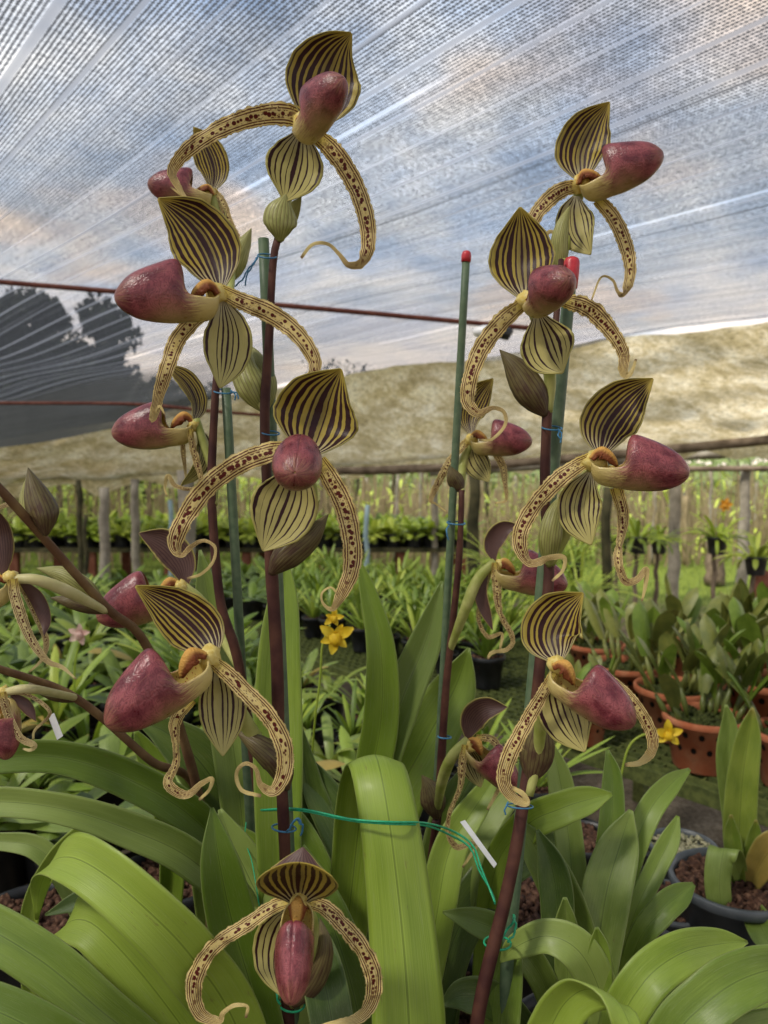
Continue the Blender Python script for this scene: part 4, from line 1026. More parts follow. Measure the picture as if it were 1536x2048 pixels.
# prototypes
def proto(kind, seed):
    t = bpy.data.objects.new({'seed': 'potted_seedling', 'dark': 'dark_leaved_orchid', 'lime': 'lime_green_plant', 'fern': 'leafy_tuft', 'catt': 'terracotta_potted_orchid', 'broad': 'broad_leaved_orchid', 'bright': 'bright_green_seedling'}.get(kind, 'potted_orchid'), None); col.objects.link(t)
    t['category'] = 'orchid plant'
    if kind == 'strap':
        pot(t, .05, .085, BLACKP, BARK, 30, .01, seed)
        ms = [[LEAF1, LEAF3, LEAF5], [LEAF2, LEAF1, LEAF5], [LEAF3, LEAF5, LEAF5], [LEAF2, LEAF3, LEAF5, LEAFY], [LEAF4, LEAF2, LEAF2]][seed % 5]
        local('leaves', rosette('x', None, ms, 11 + seed % 4, .16, .028, (.5, 1.3), (.4, 1.3), .01, .075, seed), ms, t)
    if kind == 'broad':
        pot(t, .055, .09, BLACKP, BARK, 30, .01, seed)
        ms = [[LEAF2, LEAF3, LEAF4], [LEAF1, LEAF5, LEAF3], [LEAF3, LEAF4, LEAF1, LEAF1, LEAFY]][seed % 3]
        local('leaves', rosette('x', None, ms, 9, .13, .042, (.4, 1.25), (.3, 1.1), .01, .08, seed), ms, t)
    if kind == 'seed':
        pot(t, .045, .08, BLACKP, BARK, 20, .01, seed)
        local('leaves', rosette('x', None, [LEAF1, LEAFX, LEAF2], 16, .17, .016, (.7, 1.5), (.2, 1.0), .012, .07, seed), [LEAF1, LEAFX, LEAF2], t)
    if kind == 'dark':
        pot(t, .05, .08, BLACKP, BARK, 10, .01, seed)
        local('leaves', rosette('x', None, [LEAF4, LEAF2], 12, .13, .035, (.3, 1.2), (.2, 1.2), .02, .07, seed), [LEAF4, LEAF2], t)
    if kind == 'fern':
        pot(t, .07, .12, BLACKP, BARK, 10, .01, seed)
        local('leaves', rosette('x', None, [LEAFX, LEAF1, LEAF5], 60, .42, .014, (.8, 1.5), (.5, 2.4), .05, .11, seed), [LEAFX, LEAF1, LEAF5], t)
    if kind == 'lime':
        pot(t, .07, .12, BLACKP, BARK, 10, .01, seed)
        local('leaves', rosette('x', None, [LEAFX, LEAF5], 34, .26, .03, (.3, 1.4), (.6, 2.0), .06, .10, seed), [LEAFX, LEAF5], t)
    if kind == 'bright':
        pot(t, .05, .08, BLACKP, BARK, 10, .01, seed)
        local('leaves', rosette('x', None, [LEAFX, LEAFX, LEAF5], 34, .13, .042, (-.1, 1.4), (.3, 1.3), .045, .075, seed), [LEAFX, LEAFX, LEAF5], t)
    if kind == 'catt':
        pot(t, .115, .16, TERRA, MOSS, 90, .016, seed)
        rnd = random.Random(seed); mb = MB(); sb = MB()
        for i in range(12):
            az = rnd.random() * 6.28; rr = .10 * math.sqrt(rnd.random()); b = Vector((math.cos(az) * rr, math.sin(az) * rr, .135))
            lean = Vector((math.cos(az) * rr * 1.1, math.sin(az) * rr * 1.1, 0)); h = rnd.uniform(.05, .12)
            top = b + lean * h * 5 + Vector((0, 0, h))
            sb.tube([b, (b + top) / 2, top], [.004, .010, .005], 7)
            for q in range(rnd.choice((1, 2, 2))):
                add_m(mb, lambda: fol_leaf(mb, top, az + q * 2.6 + rnd.uniform(-.6, .6), rnd.uniform(.12, .19), rnd.uniform(.05, .068), rnd.uniform(.95, 1.5), rnd.uniform(-.2, .6), .3), rnd.randrange(3))
        local('leaves', mb, [LEAF2, LEAFO, LEAFO], t); local('pseudobulbs', sb, LEAFO, t)
    return t
PR = {}
for k, n in (('strap', 5), ('broad', 3), ('seed', 3), ('dark', 2), ('fern', 2), ('lime', 2), ('catt', 4), ('bright', 2)):
    PR[k] = [proto(k, 11 + i) for i in range(n)]
used = set()
def put(kind, p, s=1.0, label='', group='', rz=None, k=None):
    o = PR[kind][random.randrange(len(PR[kind])) if k is None else k]
    rz = random.uniform(0, 6.28) if rz is None else rz
    if o.name not in used:
        used.add(o.name); o.location = p; o.rotation_euler = (0, 0, rz); o.scale = (s, s, s); o['label'] = label; o['group'] = group; return o
    return copy_tree(o, p, rz, s, label, group)
L_near = 'small green orchid in a black pot among the crowd on the near bench'
s = 1.28
while s > -.2:
    a = .2
    while a < 6.2:
        p = SA(s + random.uniform(-.04, .04), a + random.uniform(-.04, .04), ZB)
        x = px(p)
        ok = -150 < x < 1120 and 1.18 < p.y < 3.25 and a < 4.1 and not (x > 820 and p.y < 1.5)
        if x > 620 and p.y < 1.45: ok = False
        if ok:
            if x > 560:
                put('seed' if random.random() < .5 else 'strap', p, random.uniform(.85, 1.15), 'narrow leaved young orchid in a black pot behind the central leaves', 'young orchids behind the central leaves')
            else:
                put(random.choice(('strap', 'strap', 'broad', 'broad', 'seed')), p, random.uniform(1.05, 1.6), L_near, 'orchids crowded on the near bench')
        a += .15 if p.y < 2.2 else .19
    s -= .165
# second bench
s = 1.98
while s < 2.95:
    a = -1.2
    while a < 6.8:
        p = SA(s + random.uniform(-.03, .03), a + random.uniform(-.03, .03), ZB - .02); x = px(p)
        if p.y > 4.9 or a > 4.2: pass
        elif 560 < x < 1000: put('seed', p, random.uniform(1.0, 1.4), 'tufted seedling orchid in a black pot on the mossy green bench', 'seedlings on the green bench')
        elif 400 < x <= 560: put('dark', p, random.uniform(.9, 1.3), 'dark leaved small orchid on the far end of the green bench', 'dark orchids on the green bench')
        a += .17
    s += .17
CL = ['olive leaved orchid in a terracotta pot, nearest the front of the green bench', 'olive orchid in the terracotta pot cut by the right edge', 'olive orchid in a terracotta pot left of the front one',
      'olive orchid in a terracotta pot in the second row, far right', 'dark leaved orchid in a terracotta pot behind the front row', 'orchid in the small terracotta pot behind the lower right flower', 'dark leaved orchid at the back of the green bench by the dark post',
      'tall olive orchid at the back of the green bench, right side', 'olive orchid at the back right corner of the green bench']
for i, (x, y, sc_, k) in enumerate([(1405, 1500, .84, 0), (1590, 1540, .84, 1), (1345, 1440, .9, 2), (1530, 1430, .95, 3), (1250, 1385, .9, 0), (1165, 1450, .62, 2), (1190, 1330, .85, 3), (1400, 1340, .95, 1), (1560, 1350, .95, 2)]):
    p = G(x, y + 30, ZB - .02)
    put('catt', Vector((p.x, p.y, ZB - .02)), sc_, CL[i], 'orchids in terracotta pots', i * 1.3, k)
for i, (x, yb, d, z) in enumerate([(1020, 0, 3.3, .6), (1100, 0, 3.5, .62), (1165, 0, 3.7, .6), (1075, 0, 3.9, .7), (1010, 0, 4.0, .7), (1150, 0, 4.3, .75)]):
    p = W(x, 930, d); put('fern', Vector((p.x, p.y, z + .03)), .95, 'tuft of fine arching lime leaves beyond the right stem', 'fine leaved tufts beyond the right stem')
# near pots in view
def near_pot(x, y, z, r, h, mat, fill, name, label, nch=160, size=.012):
    p = G(x, y, z + h); p.z = z
    t = bpy.data.objects.new(name, None); col.objects.link(t); t.location = p; WL[t.name] = p.copy()
    tag(t, label, 'plant pot'); pot(t, r, h, mat, fill, nch, size, int(x)); return t
near_pot(1040, 1810, ZB, .095, .13, BLACKP, BARK, 'plant_pot', 'black pot of red brown bark behind the right flower stem', 260)
near_pot(1268, 1905, ZB, .075, .11, BLACKP, BARK, 'plant_pot', 'black pot of bark behind the tall grey green leaf, near the bottom', 180)
near_pot(340, 1745, ZB, .085, .11, BLACKP, BARK, 'plant_pot', 'black pot of bark on the left under the long strap leaves', 220)
near_pot(1365, 1686, ZB, .056, .085, GREYP, GRAVEL, 'plant_pot', 'grey pot filled with pale gravel and seedlings on the right', 200, .008)
near_pot(1170, 1672, ZB, .06, .09, BLACKP, BARK, 'plant_pot', 'small black pot of bark behind the horizontal leaf on the right', 120)
near_pot(880, 1930, ZB - .1, .09, .12, BLACKP, BARK, 'plant_pot', 'black pot of bark low between the two tall stems', 160)
near_pot(1340, 1800, ZB, .06, .06, GREYP, BARK, 'plant_pot', 'low grey pot below the gravel pot', 60)
near_pot(60, 1830, ZB, .085, .11, BLACKP, BARK, 'plant_pot', 'black pot of bark by the left edge under arching leaves', 120)
near_pot(250, 2010, ZB - .02, .085, .11, BLACKP, BARK, 'plant_pot', 'black pot of bark hidden low under the arching bright leaves', 120)
PH = near_pot(1465, 1755, ZB, .088, .12, GREYP, BARK, 'potted_orchid', 'orchid with pleated upright yellow green leaves in a grey pot at the right edge', 300)
PH['category'] = 'orchid plant'
dd = (PH.location - CAM).dot(FW)
leaf(PH, [(1480, 1790, dd, 24), (1478, 1680, dd, 60), (1485, 1560, dd, 68), (1498, 1470, dd, 44), (1505, 1416, dd, 4)], LEAF5, fold=.5)
leaf(PH, [(1475, 1790, dd, 20), (1464, 1640, dd + .03, 36), (1456, 1520, dd + .03, 46), (1458, 1450, dd + .03, 30), (1452, 1410, dd + .03, 4)], LEAF3, fold=.4)
leaf(PH, [(1490, 1780, dd, 20), (1468, 1720, dd - .03, 44), (1446, 1705, dd - .05, 56), (1436, 1760, dd - .06, 62), (1442, 1830, dd - .06, 44), (1446, 1872, dd - .06, 5)], LEAF3, side=SD, fold=.2)
leaf(PH, [(1480, 1790, dd, 24), (1470, 1720, dd - .02, 34), (1464, 1670, dd - .02, 30), (1462, 1630, dd - .02, 4)], LEAF5, fold=.4)
leaf(PH, [(1488, 1790, dd, 20), (1500, 1720, dd - .02, 30), (1510, 1670, dd - .02, 24), (1512, 1640, dd - .02, 4)], LEAF5, fold=.4)
leaf(PH, [(1490, 1790, dd, 24), (1520, 1730, dd - .04, 56), (1548, 1690, dd - .06, 60), (1580, 1650, dd - .06, 4)], LEAFY, fold=.3)
leaf(PH, [(1486, 1790, dd - .02, 24), (1510, 1830, dd - .08, 50), (1530, 1870, dd - .12, 56), (1560, 1930, dd - .16, 20)], LEAF3, fold=.3)
# small far flowers
def tiny(name, c, r, mat, stem_pts, label, n=6, seed=0):
    p = W(*c); t = empty(name, W(*stem_pts[-1][:3]), label, 'flower')
    rnd = random.Random(seed); mb = MB()
    for k in range(n):
        a = 2 * math.pi * k / n + rnd.random() * .5; L = r * c[2] / F * rnd.uniform(.8, 1.2)
        e = p + C2((math.cos(a), math.sin(a), .35)) * L
        mid = p + C2((math.cos(a), math.sin(a), .6)) * L * .55
        ribbon('x', [[*p, L * .25, 0], [*mid, L * .55, 0], [*e, L * .12, 0]], None, None, n=8, m=4, cup=.3, mb=mb)
    mb.build('petals', mat, t)
    m2 = MB(); blob(m2, p + C2((0, -.3, .5)) * (r * c[2] / F * .6), r * c[2] / F * .38, nz=.4); m2.build('lip', mat, t)
    q = cr([[*W(a, b, d)] for a, b, d in stem_pts], 16)
    MB().tube(q, .0016 * c[2], 6).build('stalk', LEAFX, t)
tiny('yellow_flower', (672, 1272, .98), 34, YELLOWF, [(660, 1262, .98), (645, 1290, .98), (640, 1360, .98), (630, 1440, .98), (622, 1540, 1.0)], 'lower yellow flower on the thin stalk right of the centre stem', 6, 2)
tiny('yellow_flower', (668, 1234, .98), 20, YELLOWF, [(660, 1250, .98), (645, 1290, .98), (642, 1330, .98)], 'upper small yellow flower right of the centre stem', 5, 3)
tiny('yellow_flower', (1334, 1466, 1.3), 26, YELLOWF, [(1318, 1470, 1.3), (1285, 1470, 1.3), (1255, 1500, 1.3), (1235, 1590, 1.3)], 'yellow flower with pink tinge in front of the terracotta pots', 5, 5)
tiny('pink_flower', (162, 1266, 1.7), 24, PINKF, [(160, 1280, 1.7), (150, 1330, 1.7), (148, 1400, 1.7)], 'pale pink flower on the left in front of the dark aisle', 5, 7)
tiny('orange_flower', (1447, 1010, 6.0), 14, ORANGEF, [(1447, 1015, 6), (1447, 1040, 6)], 'orange blossom hanging high above the right hand lime plant', 6, 8)
# ---------------------------------------------------------------- farther tables and planting
t = empty('table', (-1.7, 9.2, 0), 'long low table of bright green seedlings across the middle distance', 'table')
MB().box((-1.7, 9.2, .47), (5.4, 1.3, .05)).build('tabletop', WOODD, t, False)
for x in (-4.3, -3.4, -2.5, -1.6, -.7, .2, .9):
    for y in (8.62, 9.78): MB().box((x, y, .22), (.1, .08, .44)).build('leg', WOODR, t, False)
rnd = random.Random(5)
for i in range(26):
    for j in range(4):
        p = Vector((-4.3 + i * .21 + rnd.uniform(-.03, .03), 8.68 + j * .33, .495))
        o = put('bright', p, rnd.uniform(1.5, 2.1), 'bright green seedling packed on the long low table', 'seedlings on the long low table', k=None)
for o in list(bpy.data.objects):
    pass
t = empty('table', (-2.0, 5.6, 0), 'low dark table of dark leaved plants on the left, beyond the near bench', 'table')
MB().box((-2.2, 5.6, .37), (3.4, 1.0, .04)).build('tabletop', WOODD, t, False)
for x in (-3.7, -2.8, -1.9, -1.0):
    for y in (5.2, 6.0): MB().box((x, y, .17), (.07, .07, .34)).build('leg', WOODD, t, False)
for i in range(15):
    for j in range(4):
        put('dark', Vector((-3.8 + i * .22 + rnd.uniform(-.03, .03), 5.2 + j * .26, .39)), rnd.uniform(1.1, 1.6), 'dark leaved seedling on the low dark table', 'seedlings on the low dark table')
# posts
def post(x, d, w, top, mat, label, name='wooden_post', lean=0, group=None, z0=0):
    p = W(x, 930, d); zt = W(x, top, d).z; r = w * d / F / 2
    P = [Vector((p.x + lean * k / 8 + .01 * math.sin(k * 2.1 + x), p.y, z0 + (zt - z0) * k / 8)) for k in range(9)]
    o = MB().tube(P, [r * (1.1 - .02 * k) for k in range(9)], 12, wob=.25).build(name, mat)
    tag(o, label, 'post', group); return o
post(372, 5.2, 34, 940, WOODG, 'thick pale grey post behind the left flower petals')
post(206, 7.0, 20, 975, WOODG, 'pale wooden post left of the thick grey one')
post(157, 7.4, 11, 960, WOODD, 'thin dark post near the left edge plants')
post(167, 6.6, 9, 1030, WOODD, 'short dark post beside the thin dark one')
post(268, 8.0, 17, 958, WOODG, 'grey green post in front of the bright far bushes')
post(1352, 7.2, 22, 960, WOODG, 'pale straight post in the grass on the right')
post(948, 4.6, 24, 930, WOODD, 'dark mossy post behind the slim capped stake')
post(1216, 3.9, 20, 975, WOODD, 'dark green metal post behind the right flower')
post(1436, 9.0, 36, 1080, WOOD, 'stumpy grey post carrying a lime green plant')
post(1492, 8.0, 20, 930, WOODG, 'pale post near the right edge')
post(1530, 7.5, 30, 1140, WOODR, 'short red brown post at the right edge')
post(870, 8.6, 14, 960, WOODG, 'thin pale post at the end of the seedling table')
post(733, 6.5, 10, 1010, BLUEP, 'thin blue grey pipe standing before the seedling table', 'standpipe')
post(340, 8.0, 10, 1000, BLUEP, 'thin blue grey pipe left of the thick post', 'standpipe')
rnd = random.Random(9)
for i in range(70):
    x = rnd.uniform(560, 1600); d = rnd.uniform(10.5, 20)
    if 600 < x < 950 and d < 11: d += 2
    post(x, d, rnd.uniform(.03, .09) * F / d, rnd.uniform(915, 1010), rnd.choice((WOOD, WOODG, WOODD, DRYST)), 'weathered upright post in the far thicket of posts', 'wooden_post', rnd.uniform(-.05, .05), 'posts in the far thicket')
for i in range(22):
    x = rnd.uniform(-60, 560); d = rnd.uniform(10.5, 18)
    post(x, d, rnd.uniform(.05, .09) * F / d, rnd.uniform(925, 985), rnd.choice((WOOD, WOODD)), 'weathered upright post far behind the left tables', 'wooden_post', rnd.uniform(-.05, .05), 'posts far behind the left tables')
mb = MB()
for i in range(2100):
    x = rnd.uniform(560, 1650) if i < 1500 else rnd.uniform(-100, 560); d = rnd.uniform(10.2, 19); p = W(x, 930, d); h = rnd.uniform(.5, 1.45)
    ln = Vector((rnd.uniform(-.2, .2), rnd.uniform(-.1, .1), h))
    b = Vector((p.x, p.y, 0)); w = Vector((rnd.uniform(.010, .03), 0, 0))
    mb.add([b - w, b + w, b + ln + w * .3, b + ln - w * .3], [(0, 1, 2, 3)], [(0, 0), (0, 1), (1, 1), (1, 0)])
tag(mb.build('dry_stems', DRYST, smooth=False, origin=Vector((0, 0, 0))), 'tangle of dry upright stems among the far posts', 'dry stems', kind='stuff')
mb = MB()
for i in range(9000):
    left = rnd.random() < .5
    x = rnd.uniform(-150, 620) if left else rnd.uniform(560, 1650); d = rnd.uniform(11, 17); p = W(x, 930, d)
    z = rnd.uniform(.05, 1.45) if left else rnd.uniform(.05, 1.3) * rnd.random()
    dens = noise.noise(Vector((p.x * .9, z * 1.5, p.y * .5)))
    if dens < -.12: continue
    add_m(mb, lambda: fol_leaf(mb, (p.x, p.y, z), rnd.random() * 6.28, rnd.uniform(.14, .34), rnd.uniform(.03, .06), rnd.uniform(.2, 1.4), rnd.uniform(.2, 1.6), n=4, m=1), 0 if dens > .1 else rnd.choice((0, 1, 2)))
tag(mb.build('shrubbery', [LEAFX, LEAF5, LEAF1], smooth=True, origin=Vector((0, 0, 0))), 'mass of bright yellow green leaves beyond the tables', 'shrubbery', kind='stuff')
mb = MB()
for i in range(9000):
    x = rnd.uniform(-100, 1650); d = rnd.uniform(5.5, 12); p = W(x, 930, d)
    h = rnd.uniform(.03, .10); a = rnd.random() * 6.28; w = Vector((math.cos(a), math.sin(a), 0)) * .007
    b = Vector((p.x, p.y, -.005)); tp = b + Vector((rnd.uniform(-.04, .04), rnd.uniform(-.04, .04), h))
    mb.add([b - w, b + w, tp], [(0, 1, 2)], [(0, 0), (0, 1), (1, .5)])
tag(mb.build('grass', GRASSM, smooth=False, origin=Vector((0, 0, 0))), 'grass between the far tables and posts', 'grass', kind='stuff')
# lime plants lifted on posts at the right
for i, (x, y, d, s_, lb) in enumerate([(1275, 1082, 6.0, 1.15, 'lime green plant in a black pot lifted on a post, left of the pale post'), (1318, 1084, 6.4, 1.0, 'lime green plant in a small black pot just left of the pale post'), (1238, 1086, 6.3, 1.0, 'lime green plant partly behind the right flower pouch'),
                                    (1434, 1084, 6.2, 1.2, 'lime green plant with orange blossom on the stumpy post'), (1512, 1120, 5.0, 1.05, 'pale green plant in a hanging black pot at the right edge')]):
    p = W(x, y, d); o = put('lime', p - Vector((0, 0, .10)), s_, lb, 'lime plants lifted on posts')
    post(x, d + .02, 9, y + 20, WOOD, 'thin wooden support under a lifted lime green plant', 'wooden_post', 0, 'supports of the lifted lime plants')
# ---------------------------------------------------------------- roof
def quad_grid(rows, nu, nv, fn=None):
    V, Fs, U = [], [], []
    for i in range(nv + 1):
        for j in range(nu + 1):
            V.append(fn(j / nu, i / nv)); U.append((j / nu, i / nv))
    for i in range(nv):
        for j in range(nu):
            a = i * (nu + 1) + j; Fs.append((a, a + 1, a + nu + 2, a + nu + 1))
    return V, Fs, U
HN = 1.45 + 1.10
def netf(u, v):
    s = -5 + 10.9 * u; a = -6 + 40 * v
    p = SA(s, a, HN)
    e = max(0, (s - 4.2) / 1.7)
    p.z += .05 * math.sin(s * 1.3) + .03 * math.sin(a * 1.1 + s) + .008 * math.sin(s * 7 + a * .4) - .05 * e * e + .03 * math.sin(a * 2.4) * e
    return p
V, Fs, U = quad_grid(None, 70, 120, netf)
tag(mesh('shade_net', V, Fs, NET, None, U, origin=Vector((0, 0, 0))), 'pale striped shade net stretched overhead as a roof', 'shade net')
TL, TR, BL_, BR_ = W(-300, 850, 8.8), W(700, 640, 6.0), W(-300, 950, 9.6), W(700, 768, 8.2)
V, Fs, U = quad_grid(None, 30, 8, lambda u, v: TL.lerp(TR, u).lerp(BL_.lerp(BR_, u), v) + Vector((0, .1 * math.sin(u * 20), .03 * math.sin(u * 9) * v)))
tag(mesh('shade_net', V, Fs, NET2, None, U, origin=Vector((0, 0, 0))), 'dark grey shade net hanging at the far left under the pale one', 'shade net')
top = [(-300, 900, 10.2), (0, 878, 9.9), (240, 840, 9.6), (630, 760, 9.0), (900, 722, 7.8), (1150, 690, 6.8), (1536, 640, 5.7), (1800, 600, 5.2)]
bot = [(-300, 985, 10.4), (0, 972, 10.1), (240, 955, 9.9), (630, 935, 9.4), (900, 920, 8.6), (1150, 905, 7.8), (1536, 882, 6.9), (1800, 865, 6.4)]
T_ = cr([list(W(*p)) for p in top], 90); B_ = cr([list(W(*p)) for p in bot], 90)
def canf(u, v):
    k = u * 90; i = min(89, int(k)); f_ = k - i
    t = Vector(T_[i]).lerp(Vector(T_[i + 1]), f_); b = Vector(B_[i]).lerp(Vector(B_[i + 1]), f_)
    p = b.lerp(t, v)
    p.z += -.05 * math.sin(v * math.pi) * (1 + math.sin(u * 14)) + .02 * math.sin(u * 60) * (1 - v) + .018 * math.sin(u * 33 + v * 6) + .012 * noise.noise(Vector((u * 60, v * 12, 0)))
    p.y += .12 * noise.noise(Vector((u * 22, v * 5, 3)))
    return p
V, Fs, U = quad_grid(None, 220, 36, canf)
tag(mesh('canopy', V, Fs, CANOPY, None, U, origin=Vector((0, 0, 0))), 'stained olive and cream canopy cloth sagging at the far side', 'canopy')
V, Fs, U = quad_grid(None, 220, 3, lambda u, v: canf(u, 0) + Vector((0, -.01, -.10 * v * (1.2 + .5 * math.sin(u * 70) + noise.noise(Vector((u * 40, 0, 0)))))))
tag(mesh('canopy_hem', V, Fs, CANOPY, None, [(a, b * .1 + .4) for a, b in U], origin=Vector((0, 0, 0))), 'frayed lower hem of the stained canopy', 'canopy hem')
def rod(name, pts, r, mat, label, cat, wob=0):
    q = cr([list(W(*p)) for p in pts], 30)
    tag(MB().tube(q, r, 10, wob=wob).build(name, mat), label, cat)
rod('pipe', [(-200, 545, 4.5), (0, 564, 4.55), (600, 614, 4.75), (1012, 652, 4.9), (1100, 660, 5.0)], .017, PIPE, 'rusty red pipe running under the net across the upper half', 'pipe', .1)
rod('pipe', [(-200, 803, 7), (0, 806, 7), (260, 808, 7), (420, 822, 7.2), (620, 838, 7.6)], .016, PIPE, 'second rusty pipe lower down at the left', 'pipe', .1)
rod('log', [(590, 945, 7.6), (900, 935, 7.4), (1200, 912, 6.9), (1560, 878, 6.4), (1700, 868, 6.2)], .042, WOOD, 'dark rough log carrying the canopy edge on the right', 'log', .35)
rod('log', [(860, 945, 7.9), (1200, 925, 7.6), (1600, 897, 7.2)], .04, WOODG, 'pale log just behind the dark one', 'log', .35)
rod('log', [(1240, 940, 8.2), (1400, 938, 8.0), (1650, 936, 7.8)], .03, WOOD, 'thin level log under the canopy at the right edge', 'log', .3)
rod('log', [(600, 925, 9.6), (760, 932, 9.3), (900, 930, 9.0)], .022, WOODD, 'dark log at the canopy edge behind the central flower', 'log', .3)
rod('log', [(-200, 968, 10.3), (100, 952, 10.2), (330, 946, 10)], .035, WOODD, 'dark log along the canopy hem on the left', 'log', .5)
p = W(972, 664, 4.6)
t = empty('light_bulb', p, 'white light bulb in a black holder hanging under the net', 'lamp')
m2 = MB(); blob(m2, p, .055, (1.5, 1, .75), nz=.05, k=18); m2.build('bulb', BULBM, t)
MB().tube([p + Vector((.07, 0, 0)), p + Vector((.13, .02, -.01)), p + Vector((.16, .02, .02))], [.035, .04, .02], 12).build('holder', BLACKP, t)
# trees beyond
def tree(x, d, topy, w, label, seed, n=2600, basez=0):
    rnd = random.Random(seed); b = W(x, 930, d); b.z = 0; H = W(x, topy, d).z; Wd = w * d / F
    t = empty('tree', b, label, 'tree')
    MB().tube([b, b + Vector((.1, 0, H * .4)), b + Vector((0, 0, H * .8))], [Wd * .05, Wd * .04, Wd * .01], 8, wob=.2).build('trunk', WOODD, t)
    cl = [(b + Vector((rnd.uniform(-.5, .5) * Wd, rnd.uniform(-.4, .4) * Wd, H * rnd.uniform(.25, .93))), rnd.uniform(.14, .26) * Wd) for _ in range(40)]
    mb = MB()
    for i in range(n):
        c, r = rnd.choice(cl); v = Vector((rnd.gauss(0, 1), rnd.gauss(0, 1), rnd.gauss(0, .8))).normalized() * r * rnd.random() ** .4
        p = c + v; s_ = Wd * .04 * rnd.uniform(.6, 1.5)
        if p.z > H: continue
        X = Vector((rnd.gauss(0, 1), rnd.gauss(0, 1), rnd.gauss(0, 1))).normalized(); Y = X.orthogonal().normalized()
        mb.add([p - X * s_, p + Y * s_ * .5, p + X * s_, p - Y * s_ * .5], [(0, 1, 2, 3)])
    mb.build('crown', CROWN, t, False)
tree(145, 26, 575, 210, 'dense dark tree seen through the net at the left', 1, 11000)
tree(10, 30, 680, 230, 'dark tree at the far left edge behind the net', 2, 5000)
tree(300, 32, 760, 260, 'low dark tree right of the dense one, behind the net', 3, 4200)
tree(-150, 28, 640, 260, 'dark tree outside the left edge behind the net', 5, 3000)
tree(678, 34, 718, 110, 'small feathery tree seen through the net behind the centre', 4, 900)
mb = MB(); rnd = random.Random(77)
for i in range(9000):
    a = rnd.uniform(-1.0, 1.0); dd_ = rnd.uniform(38, 60); hh = (2.4 + 1.2 * noise.noise(Vector((a * 8, 0, 0)))) * (1.5 if a < -.2 else .75)
    p = Vector((dd_ * math.sin(a), dd_ * math.cos(a), rnd.random() * hh)); s_ = rnd.uniform(.2, .5)
    X = Vector((rnd.gauss(0, 1), rnd.gauss(0, 1), rnd.gauss(0, 1))).normalized(); Y = X.orthogonal().normalized()
    mb.add([p - X * s_, p + Y * s_ * .5, p + X * s_, p - Y * s_ * .5], [(0, 1, 2, 3)])
tag(mb.build('distant_trees', LEAF4, smooth=False, origin=Vector((0, 0, 0))), 'low far line of trees on the horizon', 'trees', kind='stuff')
# ground
V = []; Fs = []
N = 60
def gz(x, y):
    r = math.hypot(x, y); return (.03 * noise.noise(Vector((x * .6, y * .6, 0))) + .012 * noise.noise(Vector((x * 3, y * 3, 0)))) if r < 30 else 0
for i in range(N + 1):
    for j in range(N + 1):
        f1, f2 = (i / N * 2 - 1), (j / N * 2 - 1)
        x = math.copysign(abs(f1) ** 3 * 400, f1); y = math.copysign(abs(f2) ** 3 * 400, f2) + 3
        V.append(Vector((x, y, gz(x, y) - .02)))
for i in range(N):
    for j in range(N):
        a = i * (N + 1) + j; Fs.append((a, a + N + 1, a + N + 2, a + 1))
tag(mesh('ground', V, Fs, GROUND, origin=Vector((0, 0, 0))), 'bare brown earth and patchy grass', 'ground', kind='structure')
# hero pots below the frame
for P_, nm, r in ((PA, 'pot', .10), (PB, 'pot', .09), (PC, 'pot', .08), (PD, 'pot', .08), (PE, 'pot', .08), (PF, 'pot', .08), (PG, 'pot', .09)):
    b = WL[P_.name]; h = .13; z0 = b.z - .11
    MB().lathe((b.x, b.y, z0), POTPROF(r, h), 40).build('pot', BLACKP, P_)
    mb = chips(r * .93, h * .88, 60, .012, 3)
    for v in mb.V: v += Vector((b.x, b.y, z0))
    mb.build('potting_mix', BARK, P_)
    if z0 > ZB + .03:
        st = MB().lathe((b.x, b.y, ZB), [(.001, 0), (r * .9, 0), (r * .7, (z0 - ZB) - .002), (.001, (z0 - ZB) - .002)], 32).build('upturned_pot', BLACKP)
        tag(st, 'upturned black pot that lifts the ' + {PA: 'central', PB: 'right', PC: 'set back', PD: 'left stake', PE: 'leaning', PF: 'upright leaved', PG: 'corner'}[P_] + ' orchid plant', 'plant pot')
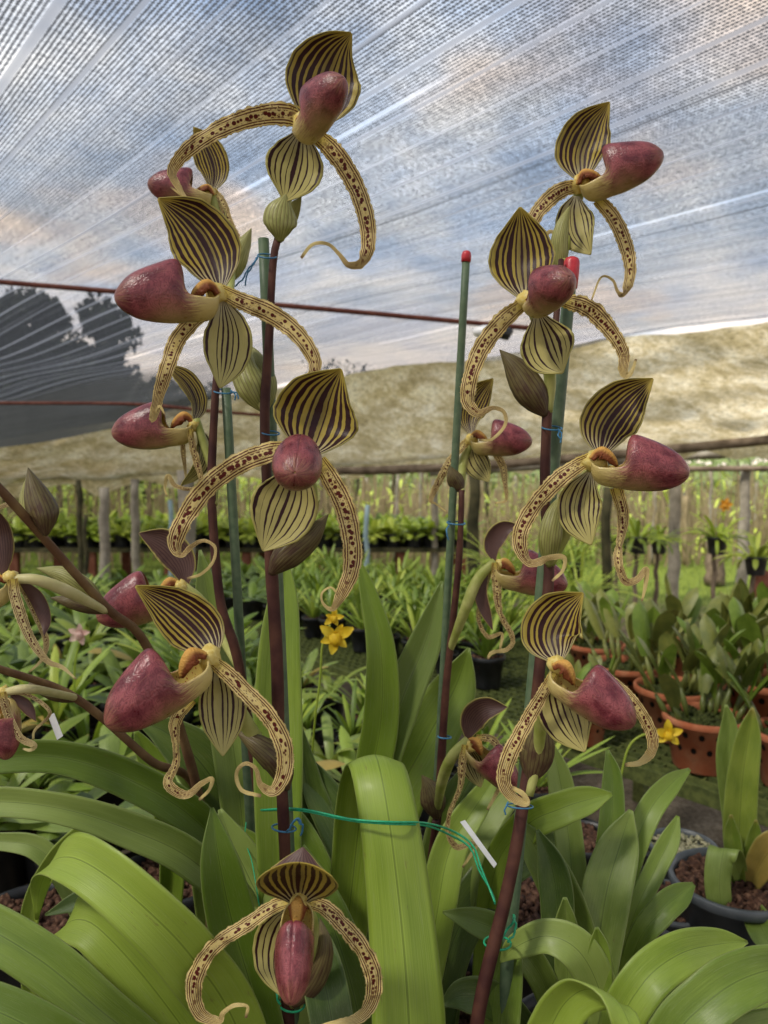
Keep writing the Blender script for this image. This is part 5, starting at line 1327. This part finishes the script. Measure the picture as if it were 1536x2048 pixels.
# ---------------------------------------------------------------- light and camera
SUN_EL, SUN_AZ = R(52), R(-125)      # sun high, behind the viewer's left shoulder, softened by thin cloud
w = bpy.data.worlds.new('World'); sc.world = w; w.use_nodes = True
nt = w.node_tree; nt.nodes.clear()
mw = M.__new__(M); mw.nt = nt
out = nt.nodes.new('ShaderNodeOutputWorld')
sky = nt.nodes.new('ShaderNodeTexSky'); sky.sky_type = 'NISHITA'; sky.sun_disc = False
sky.sun_elevation = SUN_EL; sky.sun_rotation = SUN_AZ; sky.air_density = 1.2; sky.dust_density = 1.5; sky.ozone_density = 2.0
x, y, z = mw.xyz('Generated')
zz = (z + .12).max(.05)
cv = mw.vec(x / zz, y / zz, 0.0)
c1 = mw.noise(cv, .8, 6, .6, .4); c2 = mw.noise(cv, 2.4, 5, .6)
cl = (c1 * .75 + c2 * .25 + z.step(.45, .0) * .10).step(.41, .60)
b1 = nt.nodes.new('ShaderNodeBackground'); nt.links.new(sky.outputs[0], b1.inputs[0]); b1.inputs[1].default_value = .15
b2 = nt.nodes.new('ShaderNodeBackground')
warm = z.step(.32, .04)
shade = mw.noise(cv, 1.7, 4, .6)
peach = mw.noise(mw.vec(x / zz + 7.0, y / zz), 1.1, 3, .5).step(.52, .66)
cc = mw.mix((warm * .7).max(peach * .75), mw.mix(shade.step(.35, .65), (.48, .60, .80), (1.0, .98, .95)), (1.0, .76, .56))
nt.links.new(cc, b2.inputs[0]); b2.inputs[1].default_value = 1.65
mx = nt.nodes.new('ShaderNodeMixShader'); mw.put(mx.inputs[0], cl * .62 + .33); nt.links.new(b1.outputs[0], mx.inputs[1]); nt.links.new(b2.outputs[0], mx.inputs[2])
nt.links.new(mx.outputs[0], out.inputs[0])
sun = bpy.data.lights.new('Sun', 'SUN'); sun.energy = 5.0; sun.angle = R(7); sun.color = (1, .93, .82)
so = bpy.data.objects.new('Sun', sun); col.objects.link(so)
SDIR = Vector((math.sin(-SUN_AZ) * -1, math.cos(SUN_AZ), 0)) * math.cos(SUN_EL) + Vector((0, 0, math.sin(SUN_EL)))
so.rotation_euler = (-SDIR).to_track_quat('-Z', 'Y').to_euler()
cam = bpy.data.cameras.new('Camera'); co = bpy.data.objects.new('Camera', cam); col.objects.link(co)
co.location = CAM; co.rotation_euler = (R(90) - PITCH, 0, 0)
cam.sensor_fit = 'VERTICAL'; cam.sensor_height = 36; cam.sensor_width = 27; cam.lens = F / 2048 * 36
cam.clip_start = .02; cam.clip_end = 2000
cam.dof.use_dof = True; cam.dof.focus_distance = .60; cam.dof.aperture_fstop = 9.0
sc.camera = co
sc.view_settings.view_transform = 'Standard'; sc.view_settings.look = 'None'; sc.view_settings.exposure = 0; sc.view_settings.gamma = 1
sc.render.resolution_x = 768; sc.render.resolution_y = 1024
sc.cycles.use_denoising = True; sc.cycles.max_bounces = 8; sc.cycles.transparent_max_bounces = 12
